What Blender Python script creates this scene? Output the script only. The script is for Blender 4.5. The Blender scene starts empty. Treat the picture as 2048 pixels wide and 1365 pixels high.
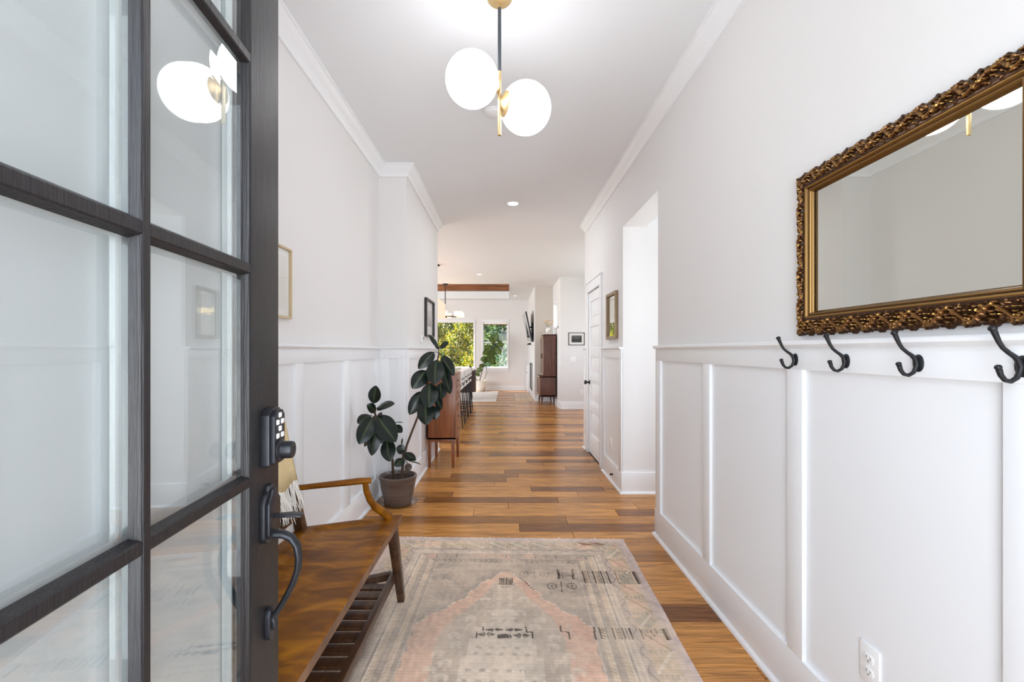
import bpy, bmesh, math, random
import numpy as np
from mathutils import Vector, Matrix

random.seed(7)
RNG = np.random.default_rng(7)
PI = math.pi
scene = bpy.context.scene
COL = scene.collection

# ------------------------------------------------------------------ camera, world, sun, area lights, exposure
F, CX, CY, CAMZ = 910.0, 1009.5, 702.0, 1.3      # focal length and vanishing point in pixels of the 2048x1365 frame
cd = bpy.data.cameras.new('camera'); cam = bpy.data.objects.new('camera', cd); COL.objects.link(cam)
cam.location = (0, 0, CAMZ); cam.rotation_euler = (PI/2, 0, 0)
cd.sensor_width = 36; cd.lens = 36*F/2048
cd.shift_x = (1024-CX)/2048; cd.shift_y = (CY-682.5)/2048
cd.clip_start = 0.02; cd.clip_end = 200
scene.camera = cam

w = bpy.data.worlds.new('world'); scene.world = w; w.use_nodes = True
nt = w.node_tree; nt.nodes.clear()
o_ = nt.nodes.new('ShaderNodeOutputWorld'); bg = nt.nodes.new('ShaderNodeBackground'); sk = nt.nodes.new('ShaderNodeTexSky')
sk.sky_type = 'NISHITA'; sk.sun_disc = False; sk.sun_elevation = math.radians(60); sk.sun_rotation = math.radians(0)
sk.air_density = 1.0; sk.dust_density = 2.0; sk.ozone_density = 1.0
bg.inputs['Strength'].default_value = 0.22
nt.links.new(sk.outputs[0], bg.inputs[0]); nt.links.new(bg.outputs[0], o_.inputs[0])

def light(name, kind, loc, energy, color=(1, 1, 1), size=None, size_y=None, direction=None, angle=None, spread=None):
    l = bpy.data.lights.new(name, kind); l.energy = energy; l.color = color
    if kind == 'AREA':
        l.shape = 'RECTANGLE' if size_y else 'DISK'; l.size = size
        if size_y: l.size_y = size_y
        if spread: l.spread = math.radians(spread)
    elif kind == 'SUN': l.angle = math.radians(angle or 0.6)
    elif size: l.shadow_soft_size = size
    o = bpy.data.objects.new(name, l); COL.objects.link(o); o.location = loc
    if direction: o.rotation_euler = Vector(direction).to_track_quat('-Z', 'Y').to_euler()
    return o

light('sun', 'SUN', (0, 20, 12), 10.0, (1, .95, .86), direction=(.50, -.37, -1))
DAY = (.86, .93, 1.0)
light('front_door_daylight', 'AREA', (.12, -.45, 1.35), 31, DAY, 1.0, 2.4, (0, 1, 0))
light('added_kitchen_fill', 'AREA', (-5.35, 9.6, 1.55), 172, (.80, .905, 1), 5.4, 1.7, (1, 0, 0))  # fill lamp added at an unseen kitchen window to brighten the living room
light('added_east_fill', 'AREA', (2.70, 8.2, 1.6), 21, (.80, .905, 1), 2.4, 1.6, (-1, 0, 0))  # added fill at an unseen recess window, lights hall floor and hutch
light('niche_window_daylight', 'AREA', (2.3, 11.03, 2.16), 14, (.97, .98, 1), .7, .5, (-1, 0, 0))
light('added_side_room_fill', 'AREA', (2.75, 3.67, 1.5), 16, DAY, .8, 1.3, (-1, -.6, .1))  # added fill, aimed clear of the jamb to brighten the mid hall

scene.view_settings.view_transform = 'Standard'; scene.view_settings.look = 'None'
scene.view_settings.gamma = 1; scene.view_settings.use_curve_mapping = False
scene.view_settings.exposure = 0.84
cy = scene.cycles
cy.use_denoising = True
try: cy.denoiser = 'OPENIMAGEDENOISE'
except Exception: pass
cy.max_bounces = 12; cy.diffuse_bounces = 7; cy.glossy_bounces = 6; cy.transmission_bounces = 6; cy.transparent_max_bounces = 24
cy.sample_clamp_indirect = 6; cy.caustics_reflective = False; cy.caustics_refractive = False

# ------------------------------------------------------------------ helpers
def px(x, y, Y):
    """A point of the room at depth Y that lies on the sight line through photo pixel (x, y)."""
    return Vector(((x-CX)/F*Y, Y, CAMZ-(y-CY)/F*Y))

def lin(c):
    return tuple(((v/255.0)/12.92 if v/255.0 <= .04045 else ((v/255.0+.055)/1.055)**2.4) for v in c)

MATS = {}
def mat(name, rgb, rough=.5, metal=0.0, spec=.5, noise=0, nscale=8, bump=0, bscale=60, emit=None, estr=0, coat=0, stretch=None, rgb2=None, trans=0):
    """Principled material; rgb is sRGB 0-255; noise mixes rgb2 in; bump adds fine relief."""
    m = bpy.data.materials.new(name); m.use_nodes = True; N = m.node_tree.nodes; L = m.node_tree.links
    p = N['Principled BSDF']; c = lin(rgb)
    p.inputs['Base Color'].default_value = (*c, 1); p.inputs['Roughness'].default_value = rough
    p.inputs['Metallic'].default_value = metal; p.inputs['Specular IOR Level'].default_value = spec
    p.inputs['Coat Weight'].default_value = coat; p.inputs['Coat Roughness'].default_value = .15
    tc = N.new('ShaderNodeTexCoord'); vec = tc.outputs['Object']
    if stretch:
        mp = N.new('ShaderNodeMapping'); mp.inputs['Scale'].default_value = stretch
        L.new(vec, mp.inputs[0]); vec = mp.outputs[0]
    if noise:
        nz = N.new('ShaderNodeTexNoise'); nz.inputs['Scale'].default_value = nscale; nz.inputs['Detail'].default_value = 5
        L.new(vec, nz.inputs['Vector'])
        rp = N.new('ShaderNodeMapRange'); rp.inputs[1].default_value = .3; rp.inputs[2].default_value = .7
        rp.inputs[3].default_value = 0; rp.inputs[4].default_value = noise
        L.new(nz.outputs[0], rp.inputs[0])
        mx = N.new('ShaderNodeMix'); mx.data_type = 'RGBA'
        mx.inputs[6].default_value = (*c, 1); mx.inputs[7].default_value = (*lin(rgb2 or tuple(v*.75 for v in rgb)), 1)
        L.new(rp.outputs[0], mx.inputs[0]); L.new(mx.outputs[2], p.inputs['Base Color'])
    if bump:
        nb = N.new('ShaderNodeTexNoise'); nb.inputs['Scale'].default_value = bscale; nb.inputs['Detail'].default_value = 4
        L.new(vec, nb.inputs['Vector'])
        b = N.new('ShaderNodeBump'); b.inputs['Strength'].default_value = bump; b.inputs['Distance'].default_value = .01
        L.new(nb.outputs[0], b.inputs['Height']); L.new(b.outputs[0], p.inputs['Normal'])
    if emit:
        p.inputs['Emission Color'].default_value = (*lin(emit), 1); p.inputs['Emission Strength'].default_value = estr
    if trans: p.inputs['Transmission Weight'].default_value = trans
    MATS[name] = m
    return m

def attr_mat(name, rough=.5, spec=.5, attr='col', bump=0, bscale=100, translucent=0, rib=0):
    """Principled material whose colour is the mesh's own colour attribute."""
    m = mat(name, (128, 128, 128), rough, spec=spec, bump=bump, bscale=bscale)
    N = m.node_tree.nodes; L = m.node_tree.links; p = N['Principled BSDF']
    a = N.new('ShaderNodeAttribute'); a.attribute_name = attr
    L.new(a.outputs['Color'], p.inputs['Base Color'])
    if translucent:
        t = N.new('ShaderNodeBsdfTranslucent'); ms = N.new('ShaderNodeMixShader'); ms.inputs[0].default_value = translucent
        L.new(a.outputs['Color'], t.inputs[0]); L.new(p.outputs[0], ms.inputs[1]); L.new(t.outputs[0], ms.inputs[2])
        L.new(ms.outputs[0], N['Material Output'].inputs[0])
    return m

def glass_mat(name, f0=.05, tint=(1, 1, 1), rough=0.0):
    """Thin window glass: clear, with a Schlick reflection that grows towards grazing angles."""
    m = bpy.data.materials.new(name); m.use_nodes = True; N = m.node_tree.nodes; L = m.node_tree.links; N.clear()
    out = N.new('ShaderNodeOutputMaterial'); tr = N.new('ShaderNodeBsdfTransparent'); gl = N.new('ShaderNodeBsdfGlossy')
    tr.inputs[0].default_value = (*tint, 1); gl.inputs['Roughness'].default_value = rough
    g = N.new('ShaderNodeNewGeometry'); d = N.new('ShaderNodeVectorMath'); d.operation = 'DOT_PRODUCT'
    L.new(g.outputs['Normal'], d.inputs[0]); L.new(g.outputs['Incoming'], d.inputs[1])
    def mth(op, a, b=None):
        n = N.new('ShaderNodeMath'); n.operation = op; n.use_clamp = False
        for i, v in enumerate((a, b)):
            if v is None: continue
            if isinstance(v, (int, float)): n.inputs[i].default_value = v
            else: L.new(v, n.inputs[i])
        return n.outputs[0]
    a = mth('ABSOLUTE', d.outputs['Value']); q = mth('POWER', mth('SUBTRACT', 1, a), 5)
    fac = mth('ADD', f0, mth('MULTIPLY', q, 1-f0))
    ms = N.new('ShaderNodeMixShader'); L.new(fac, ms.inputs[0]); L.new(tr.outputs[0], ms.inputs[1]); L.new(gl.outputs[0], ms.inputs[2])
    L.new(ms.outputs[0], out.inputs[0]); MATS[name] = m
    return m

class MB:
    """Collects boxes, tubes, lathes and sweeps; build() links them as ONE mesh object."""
    def __init__(s): s.v = []; s.f = []; s.c = []
    def add(s, vs, fs):
        b = len(s.v); s.v.extend(tuple(v) for v in vs); s.f.extend(tuple(i+b for i in f) for f in fs); return s
    def box(s, x0, x1, y0, y1, z0, z1):
        x0, x1 = min(x0, x1), max(x0, x1); y0, y1 = min(y0, y1), max(y0, y1); z0, z1 = min(z0, z1), max(z0, z1)
        return s.add([(x0,y0,z0),(x1,y0,z0),(x1,y1,z0),(x0,y1,z0),(x0,y0,z1),(x1,y0,z1),(x1,y1,z1),(x0,y1,z1)],
                     [(0,3,2,1),(4,5,6,7),(0,1,5,4),(1,2,6,5),(2,3,7,6),(3,0,4,7)])
    def hexa(s, bot, top):
        """8-corner solid: four bottom corners anticlockwise seen from above, four top ones."""
        return s.add(list(bot)+list(top), [(0,3,2,1),(4,5,6,7),(0,1,5,4),(1,2,6,5),(2,3,7,6),(3,0,4,7)])
    def bar(s, a, b, wa, wb=None, ha=None, hb=None, up=(0,0,1)):
        """Straight bar from a to b with a rectangular section (width wa->wb, height ha->hb)."""
        a, b = Vector(a), Vector(b); d = (b-a).normalized(); wb = wa if wb is None else wb
        ha = wa if ha is None else ha; hb = (ha if wb == wa else wb) if hb is None else hb
        u = Vector(up); u = (u-d*u.dot(d)); u = u.normalized() if u.length > 1e-4 else Vector((1,0,0)); r = d.cross(u).normalized()
        q = lambda c, w_, h_: [c-r*w_/2-u*h_/2, c+r*w_/2-u*h_/2, c+r*w_/2+u*h_/2, c-r*w_/2+u*h_/2]
        return s.add(q(a,wa,ha)+q(b,wb,hb), [(0,1,2,3),(4,7,6,5),(0,4,5,1),(1,5,6,2),(2,6,7,3),(3,7,4,0)])
    def tube(s, pts, rad, seg=10, cap=True, flat=1.0, up=None):
        pts = [Vector(p) for p in pts]; n = len(pts)
        rad = [rad]*n if isinstance(rad, (int, float)) else rad
        t = [(pts[min(i+1,n-1)]-pts[max(i-1,0)]).normalized() for i in range(n)]
        u = Vector(up) if up else (Vector((0,0,1)) if abs(t[0].z) < .9 else Vector((1,0,0)))
        vs = []
        for i in range(n):
            u = (u-t[i]*u.dot(t[i])).normalized(); r = t[i].cross(u)
            for k in range(seg):
                a = 2*PI*k/seg; vs.append(pts[i]+(r*math.cos(a)+u*math.sin(a)*flat)*rad[i])
        fs = [(i*seg+k, i*seg+(k+1)%seg, (i+1)*seg+(k+1)%seg, (i+1)*seg+k) for i in range(n-1) for k in range(seg)]
        if cap: fs += [tuple(range(seg-1,-1,-1)), tuple((n-1)*seg+k for k in range(seg))]
        return s.add(vs, fs)
    def lathe(s, prof, seg=32, c=(0,0,0), axis=None):
        """Turns (radius, height) pairs about the vertical (or the given axis) through c."""
        m = Vector(axis).normalized().to_track_quat('Z','Y').to_matrix() if axis else Matrix.Identity(3)
        c = Vector(c); vs = []; n = len(prof)
        for r, z in prof:
            r = max(r, 1e-5)
            for k in range(seg):
                a = 2*PI*k/seg; vs.append(c+m@Vector((r*math.cos(a), r*math.sin(a), z)))
        fs = [(i*seg+k, i*seg+(k+1)%seg, (i+1)*seg+(k+1)%seg, (i+1)*seg+k) for i in range(n-1) for k in range(seg)]
        return s.add(vs, fs)
    def prism(s, poly, a0, a1, axis='y'):
        """Extrudes a 2-D outline along an axis: for y the outline is (x,z), for x (y,z), for z (x,y)."""
        P = {'y': lambda p,a: (p[0],a,p[1]), 'x': lambda p,a: (a,p[0],p[1]), 'z': lambda p,a: (p[0],p[1],a)}[axis]; n = len(poly)
        return s.add([P(p,a0) for p in poly]+[P(p,a1) for p in poly],
                     [tuple(range(n-1,-1,-1)), tuple(range(n,2*n))]+[(i,(i+1)%n,n+(i+1)%n,n+i) for i in range(n)])
    def grid(s, P, close=False):
        """P: rows of points."""
        nr, nc = len(P), len(P[0]); vs = [p for r in P for p in r]
        return s.add(vs, [(i*nc+j, i*nc+j+1, (i+1)*nc+j+1, (i+1)*nc+j) for i in range(nr-1) for j in range(nc-1)])
    def plan_sweep(s, pts, prof):
        """Mitred moulding along a plan polyline; prof is (distance off the wall, height), the room is on the path's right."""
        pts = [Vector((p[0],p[1])) for p in pts]; n = len(pts); rows = []
        dirs = [(pts[i+1]-pts[i]).normalized() for i in range(n-1)]; nor = [Vector((d.y,-d.x)) for d in dirs]
        for i in range(n):
            if i == 0: m = nor[0]
            elif i == n-1: m = nor[-1]
            else:
                m = (nor[i-1]+nor[i]); m = m/(1+nor[i-1].dot(nor[i]))
            rows.append([(pts[i].x+m.x*o, pts[i].y+m.y*o, z) for o, z in prof])
        k = len(prof); vs = [p for r in rows for p in r]
        fs = [(i*k+j, (i+1)*k+j, (i+1)*k+(j+1)%k, i*k+(j+1)%k) for i in range(n-1) for j in range(k)]
        fs += [tuple(range(k)), tuple((n-1)*k+j for j in range(k-1,-1,-1))]
        return s.add(vs, fs)
    def build(s, name, material, parent=None, world=True, smooth=None, bevel=0, seg=2, label=None, cat=None, group=None, kind=None, fix=True, col=None):
        me = bpy.data.meshes.new(name); vs = s.v
        if parent is not None and world:
            off = Vector(parent['_loc']) if '_loc' in parent else Vector((0,0,0))
            vs = [(v[0]-off.x, v[1]-off.y, v[2]-off.z) for v in vs]
        me.from_pydata(vs, [], s.f)
        if col is not None:
            a = me.color_attributes.new('col', 'FLOAT_COLOR', 'POINT')
            arr = np.ones((len(vs),4), dtype=np.float32); arr[:,:3] = col
            a.data.foreach_set('color', arr.ravel())
        if fix or bevel:
            bm = bmesh.new(); bm.from_mesh(me)
            if fix: bmesh.ops.recalc_face_normals(bm, faces=bm.faces)
            if bevel:
                es = [e for e in bm.edges if len(e.link_faces) == 2 and e.calc_face_angle(0) > .5]
                bmesh.ops.bevel(bm, geom=es, offset=bevel, segments=seg, profile=.6, affect='EDGES', clamp_overlap=True)
            bm.to_mesh(me); bm.free()
        if smooth is not None or bevel:
            me.polygons.foreach_set('use_smooth', [True]*len(me.polygons))
            me.set_sharp_from_angle(angle=math.radians(smooth or 40))
        me.materials.append(material)
        o = bpy.data.objects.new(name, me); COL.objects.link(o)
        if parent is not None: o.parent = parent; o['_loc'] = list(parent['_loc']) if '_loc' in parent else [0,0,0]
        tag(o, label, cat, group, kind)
        return o

def tag(o, label=None, cat=None, group=None, kind=None):
    if label: o['label'] = label
    if cat: o['category'] = cat
    if group: o['group'] = group
    if kind: o['kind'] = kind
    return o

def thing(name, label, cat, loc=(0,0,0), rz=0, group=None, kind=None):
    o = bpy.data.objects.new(name, None); COL.objects.link(o); o.location = loc; o.rotation_euler = (0,0,rz)
    o.empty_display_size = .1; o['_loc'] = list(loc) if rz == 0 else [0,0,0]
    return tag(o, label, cat, group, kind)

def kids(o): return [c for c in COL.objects if c.parent == o]
def copy_tree(o, parent=None):
    c = o.copy(); COL.objects.link(c)
    if parent is not None: c.parent = parent
    for ch in kids(o): copy_tree(ch, c)
    return c

# ------------------------------------------------------------------ materials
WALL = mat('wall_paint', (229, 227, 226), .6, spec=.3)
CEIL = mat('ceiling_paint', (231, 233, 235), .7, spec=.2)
TRIM = mat('white_trim_paint', (237, 238, 240), .32, spec=.5)
PLASTIC = mat('white_plastic', (240, 240, 240), .35)
BLACK = mat('black_iron', (17, 18, 21), .42, spec=.4, noise=.5, nscale=40, rgb2=(26, 27, 31))
DOORPAINT = mat('door_paint', (26, 25, 28), .38, spec=.4, noise=.55, nscale=5, rgb2=(40, 35, 33), stretch=(60, 60, 1.5), bump=.25, bscale=5)
BRONZE = mat('dark_bronze', (40, 41, 45), .36, metal=.5, noise=.5, nscale=18, rgb2=(60, 60, 66))
BRASS = mat('brushed_brass', (206, 180, 132), .42, metal=.6)
GLASS = glass_mat('window_glass', .02)
DOORGLASS = glass_mat('door_glass', .22, (.97, .985, .98))
GLOBE = mat('opal_globe', (250, 250, 250), .3, emit=(252, 252, 255), estr=3.9)
GREYBLACK = mat('charcoal_rod', (72, 76, 82), .4, metal=.3)

def wood(name, dark, mid, light_, rough=.35, scale=(6, 1, 6), nscale=4, coat=0, spec=.5):
    """Grainy wood; scale squeezes the grain along one axis."""
    m = mat(name, mid, rough, spec=spec, coat=coat); N = m.node_tree.nodes; L = m.node_tree.links; p = N['Principled BSDF']
    tc = N.new('ShaderNodeTexCoord'); mp = N.new('ShaderNodeMapping'); mp.inputs['Scale'].default_value = scale
    L.new(tc.outputs['Object'], mp.inputs[0])
    n1 = N.new('ShaderNodeTexNoise'); n1.inputs['Scale'].default_value = nscale; n1.inputs['Detail'].default_value = 8; n1.inputs['Distortion'].default_value = .6
    L.new(mp.outputs[0], n1.inputs['Vector'])
    r = N.new('ShaderNodeValToRGB'); e = r.color_ramp.elements
    e[0].position = .3; e[0].color = (*lin(dark), 1); e[1].position = .72; e[1].color = (*lin(light_), 1)
    k = e.new(.5); k.color = (*lin(mid), 1)
    L.new(n1.outputs[0], r.inputs[0]); L.new(r.outputs[0], p.inputs['Base Color'])
    b = N.new('ShaderNodeBump'); b.inputs['Strength'].default_value = .08; b.inputs['Distance'].default_value = .005
    L.new(n1.outputs[0], b.inputs['Height']); L.new(b.outputs[0], p.inputs['Normal'])
    return m
TEAK = wood('teak', (108, 60, 32), (138, 79, 44), (158, 95, 56), .28, (14, 14, .9), 3)
WALNUT = wood('walnut', (74, 46, 38), (94, 60, 50), (110, 73, 62), .4, (10, 10, .8), 3)
BENCHWOOD = wood('antique_bench_wood', (92, 50, 7), (122, 72, 9), (168, 108, 14), .40, (1.7, 5, 3), 3.4, coat=.03, spec=.16)
BENCHDARK = wood('dark_bench_wood', (46, 27, 16), (70, 43, 24), (98, 64, 36), .36, (8, 2, 8), 3, coat=.2)
BEAMWOOD = wood('beam_wood', (92, 54, 30), (128, 78, 44), (160, 102, 62), .6, (.6, 8, 8), 3)

# ------------------------------------------------------------------ room shell
XL, XL2, XR, CEILZ = -1.135, -.885, 1.078, 2.96
YF, YCOL, YLE = -.12, 4.09, 6.0          # front wall face, column face, end of the hall's left wall
YO0, YO1, YRE = 3.2, 4.15, 6.12          # opening in the right wall, end of the right wall
FARY, NICHEY, PICY = 14.97, 11.75, 10.2
XS, XFP, XEAST, XWEST = 1.245, .77, 2.8, -5.45

def struct(name, mb, m, label, cat, **kw):
    return mb.build(name, m, label=label, cat=cat, kind='structure', **kw)

wl = MB().box(XL-.12, XL, YF-.14, YCOL, 0, CEILZ).box(XL-.12, XL2, YCOL, YLE, 0, CEILZ)
wall_left = struct('wall_left', wl, WALL, 'hallway left wall, warm white above, with the jog behind the rubber plant', 'wall')
wr = MB().box(XR, XR+.14, YF-.14, YO0, 0, CEILZ).box(XR, XR+.21, YO0, YO1, 2.43, CEILZ)
DY0, DY1, DZ = 5.11, 5.84, 2.03
wr.box(XR, XR+.14, YO1, DY0, 0, CEILZ).box(XR, XR+.14, DY0, DY1, DZ+.01, CEILZ).box(XR, XR+.14, DY1, YRE, 0, CEILZ)
wall_right = struct('wall_right', wr, WALL, 'hallway right wall carrying the gold mirror and the open doorway', 'wall')
wf = MB().box(XL-.12, -.50, YF-.14, YF, 0, CEILZ).box(.72, XR+.14, YF-.14, YF, 0, CEILZ).box(-.50, .72, YF-.14, YF, 2.46, CEILZ)
wall_front = struct('wall_front', wf, WALL, 'entrance wall around the front door opening', 'wall')
ws = MB().box(XR+.14, 3.0, YO1, YO1+.12, 0, CEILZ).box(XR+.14, 3.0, YO0-.12, YO0, 0, CEILZ)
ws.box(2.88, 3.0, YO0, YO1, 0, .85).box(2.88, 3.0, YO0, YO1, 2.15, CEILZ).box(2.88, 3.0, YO0, YO0+.05, .85, 2.15).box(2.88, 3.0, YO1-.05, YO1, .85, 2.15)
wall_side = struct('wall_side', ws, WALL, 'white walls of the side passage seen through the right doorway', 'wall')
wk = MB().box(XWEST, XL-.12, YLE-.12, YLE, 0, CEILZ)
for a, b in ((YLE, 6.9), (12.3, FARY)): wk.box(XWEST-.12, XWEST, a, b, 0, CEILZ)
wk.box(XWEST-.12, XWEST, 6.9, 12.3, 0, .7).box(XWEST-.12, XWEST, 6.9, 12.3, 2.4, CEILZ)
wall_kitchen = struct('wall_kitchen', wk, WALL, 'kitchen walls left of the hallway around its wide added window opening', 'wall')
we = MB().box(XR+.14, XEAST, YRE-.12, YRE, 0, CEILZ)
we.box(XEAST, XEAST+.12, YRE-.12, 7.0, 0, CEILZ).box(XEAST, XEAST+.12, 9.4, PICY, 0, CEILZ).box(XEAST, XEAST+.12, 7.0, 9.4, 0, .8).box(XEAST, XEAST+.12, 7.0, 9.4, 2.4, CEILZ)
wall_east = struct('wall_east', we, WALL, 'recess walls hidden behind the end of the right hallway wall', 'wall')
wall_picture = struct('wall_picture', MB().box(XS, XEAST+.12, PICY, PICY+.12, 0, CEILZ), WALL, 'white wall end with the small landscape picture beyond the hallway', 'wall')
SW = (10.62, 11.44, 1.88, 2.44)      # small high window in the side wall of the niche
wn = MB().box(XS, XS+.12, PICY+.12, SW[0], 0, CEILZ).box(XS, XS+.12, SW[1], NICHEY+.12, 0, CEILZ).box(XS, XS+.12, SW[0], SW[1], 0, SW[2]).box(XS, XS+.12, SW[0], SW[1], SW[3], CEILZ)
NICHE = mat('niche_paint', (214, 208, 200), .6, spec=.3)
wall_niche = struct('wall_niche', wn, WALL, 'side wall with the small high window behind the hutch', 'wall')
wall_beige = struct('wall_niche_back', MB().box(XFP+.02, XS, NICHEY, NICHEY+.12, 0, CEILZ), NICHE, 'beige wall behind the walnut hutch', 'wall')
wall_fireplace = struct('wall_fireplace', MB().box(XFP, XFP+.5, NICHEY+.12, FARY, 0, CEILZ).box(XFP, XFP+.02, NICHEY, NICHEY+.12, 0, CEILZ), WALL, 'white chimney wall that holds the television and fireplace', 'wall')
WA = (-2.95, -1.0, .745, 2.257); WB_ = (-.72, .10, .745, 2.257)
wfar = MB().box(XWEST-.12, WA[0], FARY, FARY+.16, 0, CEILZ).box(WA[1], WB_[0], FARY, FARY+.16, 0, CEILZ).box(WB_[1], XFP+.5, FARY, FARY+.16, 0, CEILZ)
for W_ in (WA, WB_): wfar.box(W_[0], W_[1], FARY, FARY+.16, 0, W_[2]).box(W_[0], W_[1], FARY, FARY+.16, W_[3], CEILZ)
wall_far = struct('wall_far', wfar, WALL, 'far living room wall with the two garden windows', 'wall')
TR = (-4.2, .12, 11.33, 14.40, 3.30)
cl = MB().box(XWEST-.12, XEAST+.3, YF-.14, TR[2], CEILZ, CEILZ+.12).box(XWEST-.12, XEAST+.3, TR[3], FARY+.16, CEILZ, CEILZ+.12)
cl.box(XWEST-.12, TR[0], TR[2], TR[3], CEILZ, CEILZ+.12).box(TR[1], XEAST+.3, TR[2], TR[3], CEILZ, CEILZ+.12)
cl.box(TR[0]-.1, TR[1]+.1, TR[2]-.1, TR[3]+.1, TR[4], TR[4]+.1)
cl.box(TR[0]-.1, TR[1]+.1, TR[2]-.1, TR[2], CEILZ+.12, TR[4]).box(TR[0]-.1, TR[1]+.1, TR[3], TR[3]+.1, CEILZ+.12, TR[4])
cl.box(TR[0]-.1, TR[0], TR[2], TR[3], CEILZ+.12, TR[4]).box(TR[1], TR[1]+.1, TR[2], TR[3], CEILZ+.12, TR[4])
ceiling = struct('ceiling', cl, CEIL, 'flat white ceiling with a recessed tray over the living room', 'ceiling')
beam = MB().box(TR[0], TR[1]-.005, 12.2, 12.5, 2.935, 3.12)
struct('beam', beam, BEAMWOOD, 'brown timber beam crossing the recessed ceiling tray', 'beam', bevel=.008)

# ------------------------------------------------------------------ floor of separate planks
def floor_material():
    m = mat('hickory_planks', (160, 110, 66), .27, spec=.33); N = m.node_tree.nodes; L = m.node_tree.links; p = N['Principled BSDF']
    at = N.new('ShaderNodeAttribute'); at.attribute_name = 'col'
    tc = N.new('ShaderNodeTexCoord'); sc_ = N.new('ShaderNodeVectorMath'); sc_.operation = 'MULTIPLY_ADD'
    sc_.inputs[1].default_value = (9, 31, 17); L.new(at.outputs['Color'], sc_.inputs[0]); L.new(tc.outputs['Object'], sc_.inputs[2])
    mp = N.new('ShaderNodeMapping'); mp.inputs['Scale'].default_value = (1.1, 16, 1); L.new(sc_.outputs[0], mp.inputs[0])
    n1 = N.new('ShaderNodeTexNoise'); n1.inputs['Scale'].default_value = 2.6; n1.inputs['Detail'].default_value = 9; n1.inputs['Distortion'].default_value = 1.6
    L.new(mp.outputs[0], n1.inputs['Vector'])
    mp2 = N.new('ShaderNodeMapping'); mp2.inputs['Scale'].default_value = (2.2, 130, 1); L.new(sc_.outputs[0], mp2.inputs[0])
    n2 = N.new('ShaderNodeTexNoise'); n2.inputs['Scale'].default_value = 2.0; n2.inputs['Detail'].default_value = 3; L.new(mp2.outputs[0], n2.inputs['Vector'])
    r1 = N.new('ShaderNodeValToRGB'); e = r1.color_ramp.elements
    e[0].position = .32; e[0].color = (.52, .50, .47, 1); e[1].position = .64; e[1].color = (1.16, 1.13, 1.08, 1)
    L.new(n1.outputs[0], r1.inputs[0])
    r2 = N.new('ShaderNodeValToRGB'); e = r2.color_ramp.elements
    e[0].position = .35; e[0].color = (.78, .76, .73, 1); e[1].position = .6; e[1].color = (1.06, 1.06, 1.06, 1); L.new(n2.outputs[0], r2.inputs[0])
    m1 = N.new('ShaderNodeMix'); m1.data_type = 'RGBA'; m1.blend_type = 'MULTIPLY'; m1.inputs[0].default_value = 1
    m2 = N.new('ShaderNodeMix'); m2.data_type = 'RGBA'; m2.blend_type = 'MULTIPLY'; m2.inputs[0].default_value = 1
    L.new(at.outputs['Color'], m1.inputs[6]); L.new(r1.outputs[0], m1.inputs[7]); L.new(m1.outputs[2], m2.inputs[6]); L.new(r2.outputs[0], m2.inputs[7])
    L.new(m2.outputs[2], p.inputs['Base Color'])
    rr = N.new('ShaderNodeMapRange'); rr.inputs[3].default_value = .28; rr.inputs[4].default_value = .17; L.new(n1.outputs[0], rr.inputs[0]); L.new(rr.outputs[0], p.inputs['Roughness'])
    b = N.new('ShaderNodeBump'); b.inputs['Strength'].default_value = .10; b.inputs['Distance'].default_value = .004; L.new(n2.outputs[0], b.inputs['Height']); L.new(b.outputs[0], p.inputs['Normal'])
    return m
FLOORM = floor_material()
SUB = mat('dark_subfloor', (40, 26, 16), .9)
floor = struct('floor', MB().box(XWEST-.1, XEAST+.3, YF-.14, FARY, -.12, -.013), SUB, 'hickory plank floor running crosswise through hall and living room', 'floor')
def plank_tone(t):
    dark, lt = np.array(lin((112, 66, 32))), np.array(lin((230, 165, 90)))
    c = dark*(1-t)+lt*t
    return tuple(c*(1+random.uniform(-.05, .05)))
def plank_geo(mb, x0, x1, y0, y1, cols, tone):
    g, b, h = .0009, .0022, 0.0
    x0 += g; x1 -= g; y0 += g; y1 -= g
    mb.add([(x0,y0,-.013),(x1,y0,-.013),(x1,y1,-.013),(x0,y1,-.013),(x0,y0,h-b),(x1,y0,h-b),(x1,y1,h-b),(x0,y1,h-b),(x0+b,y0+b,h),(x1-b,y0+b,h),(x1-b,y1-b,h),(x0+b,y1-b,h)],
           [(0,1,5,4),(1,2,6,5),(2,3,7,6),(3,0,4,7),(4,5,9,8),(5,6,10,9),(6,7,11,10),(7,4,8,11),(8,9,10,11)])
    cols.extend([tone]*12)
PW = .155
FIXED = {0: [(-9, .108, .72), (.108, 9, .12)], 1: [(-9, .473, .28), (.473, 9, .45)], 2: [(-9, -.25, .80), (-.25, .90, .72), (.90, 9, .10)],
         3: [(-9, .03, .74), (.03, 1.1, .66), (1.1, 9, .5)], 4: [(-9, -.70, .38), (-.70, .46, .16), (.46, 9, .48)], 5: [(-9, -.47, .4), (-.47, .66, .85), (.66, 9, .6)],
         6: [(-9, .247, .72), (.247, .93, .13), (.93, 9, .45)], 7: [(-9, -.1, .6), (-.1, 9, .7)], -3: [(-9, .2, .55), (.2, 9, .42)], -6: [(-9, .6, .5), (.6, 9, .7)], -7: [(-9, .3, .5), (.3, 9, .08)]}
rest = MB(); restc = []; npl = 0
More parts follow.
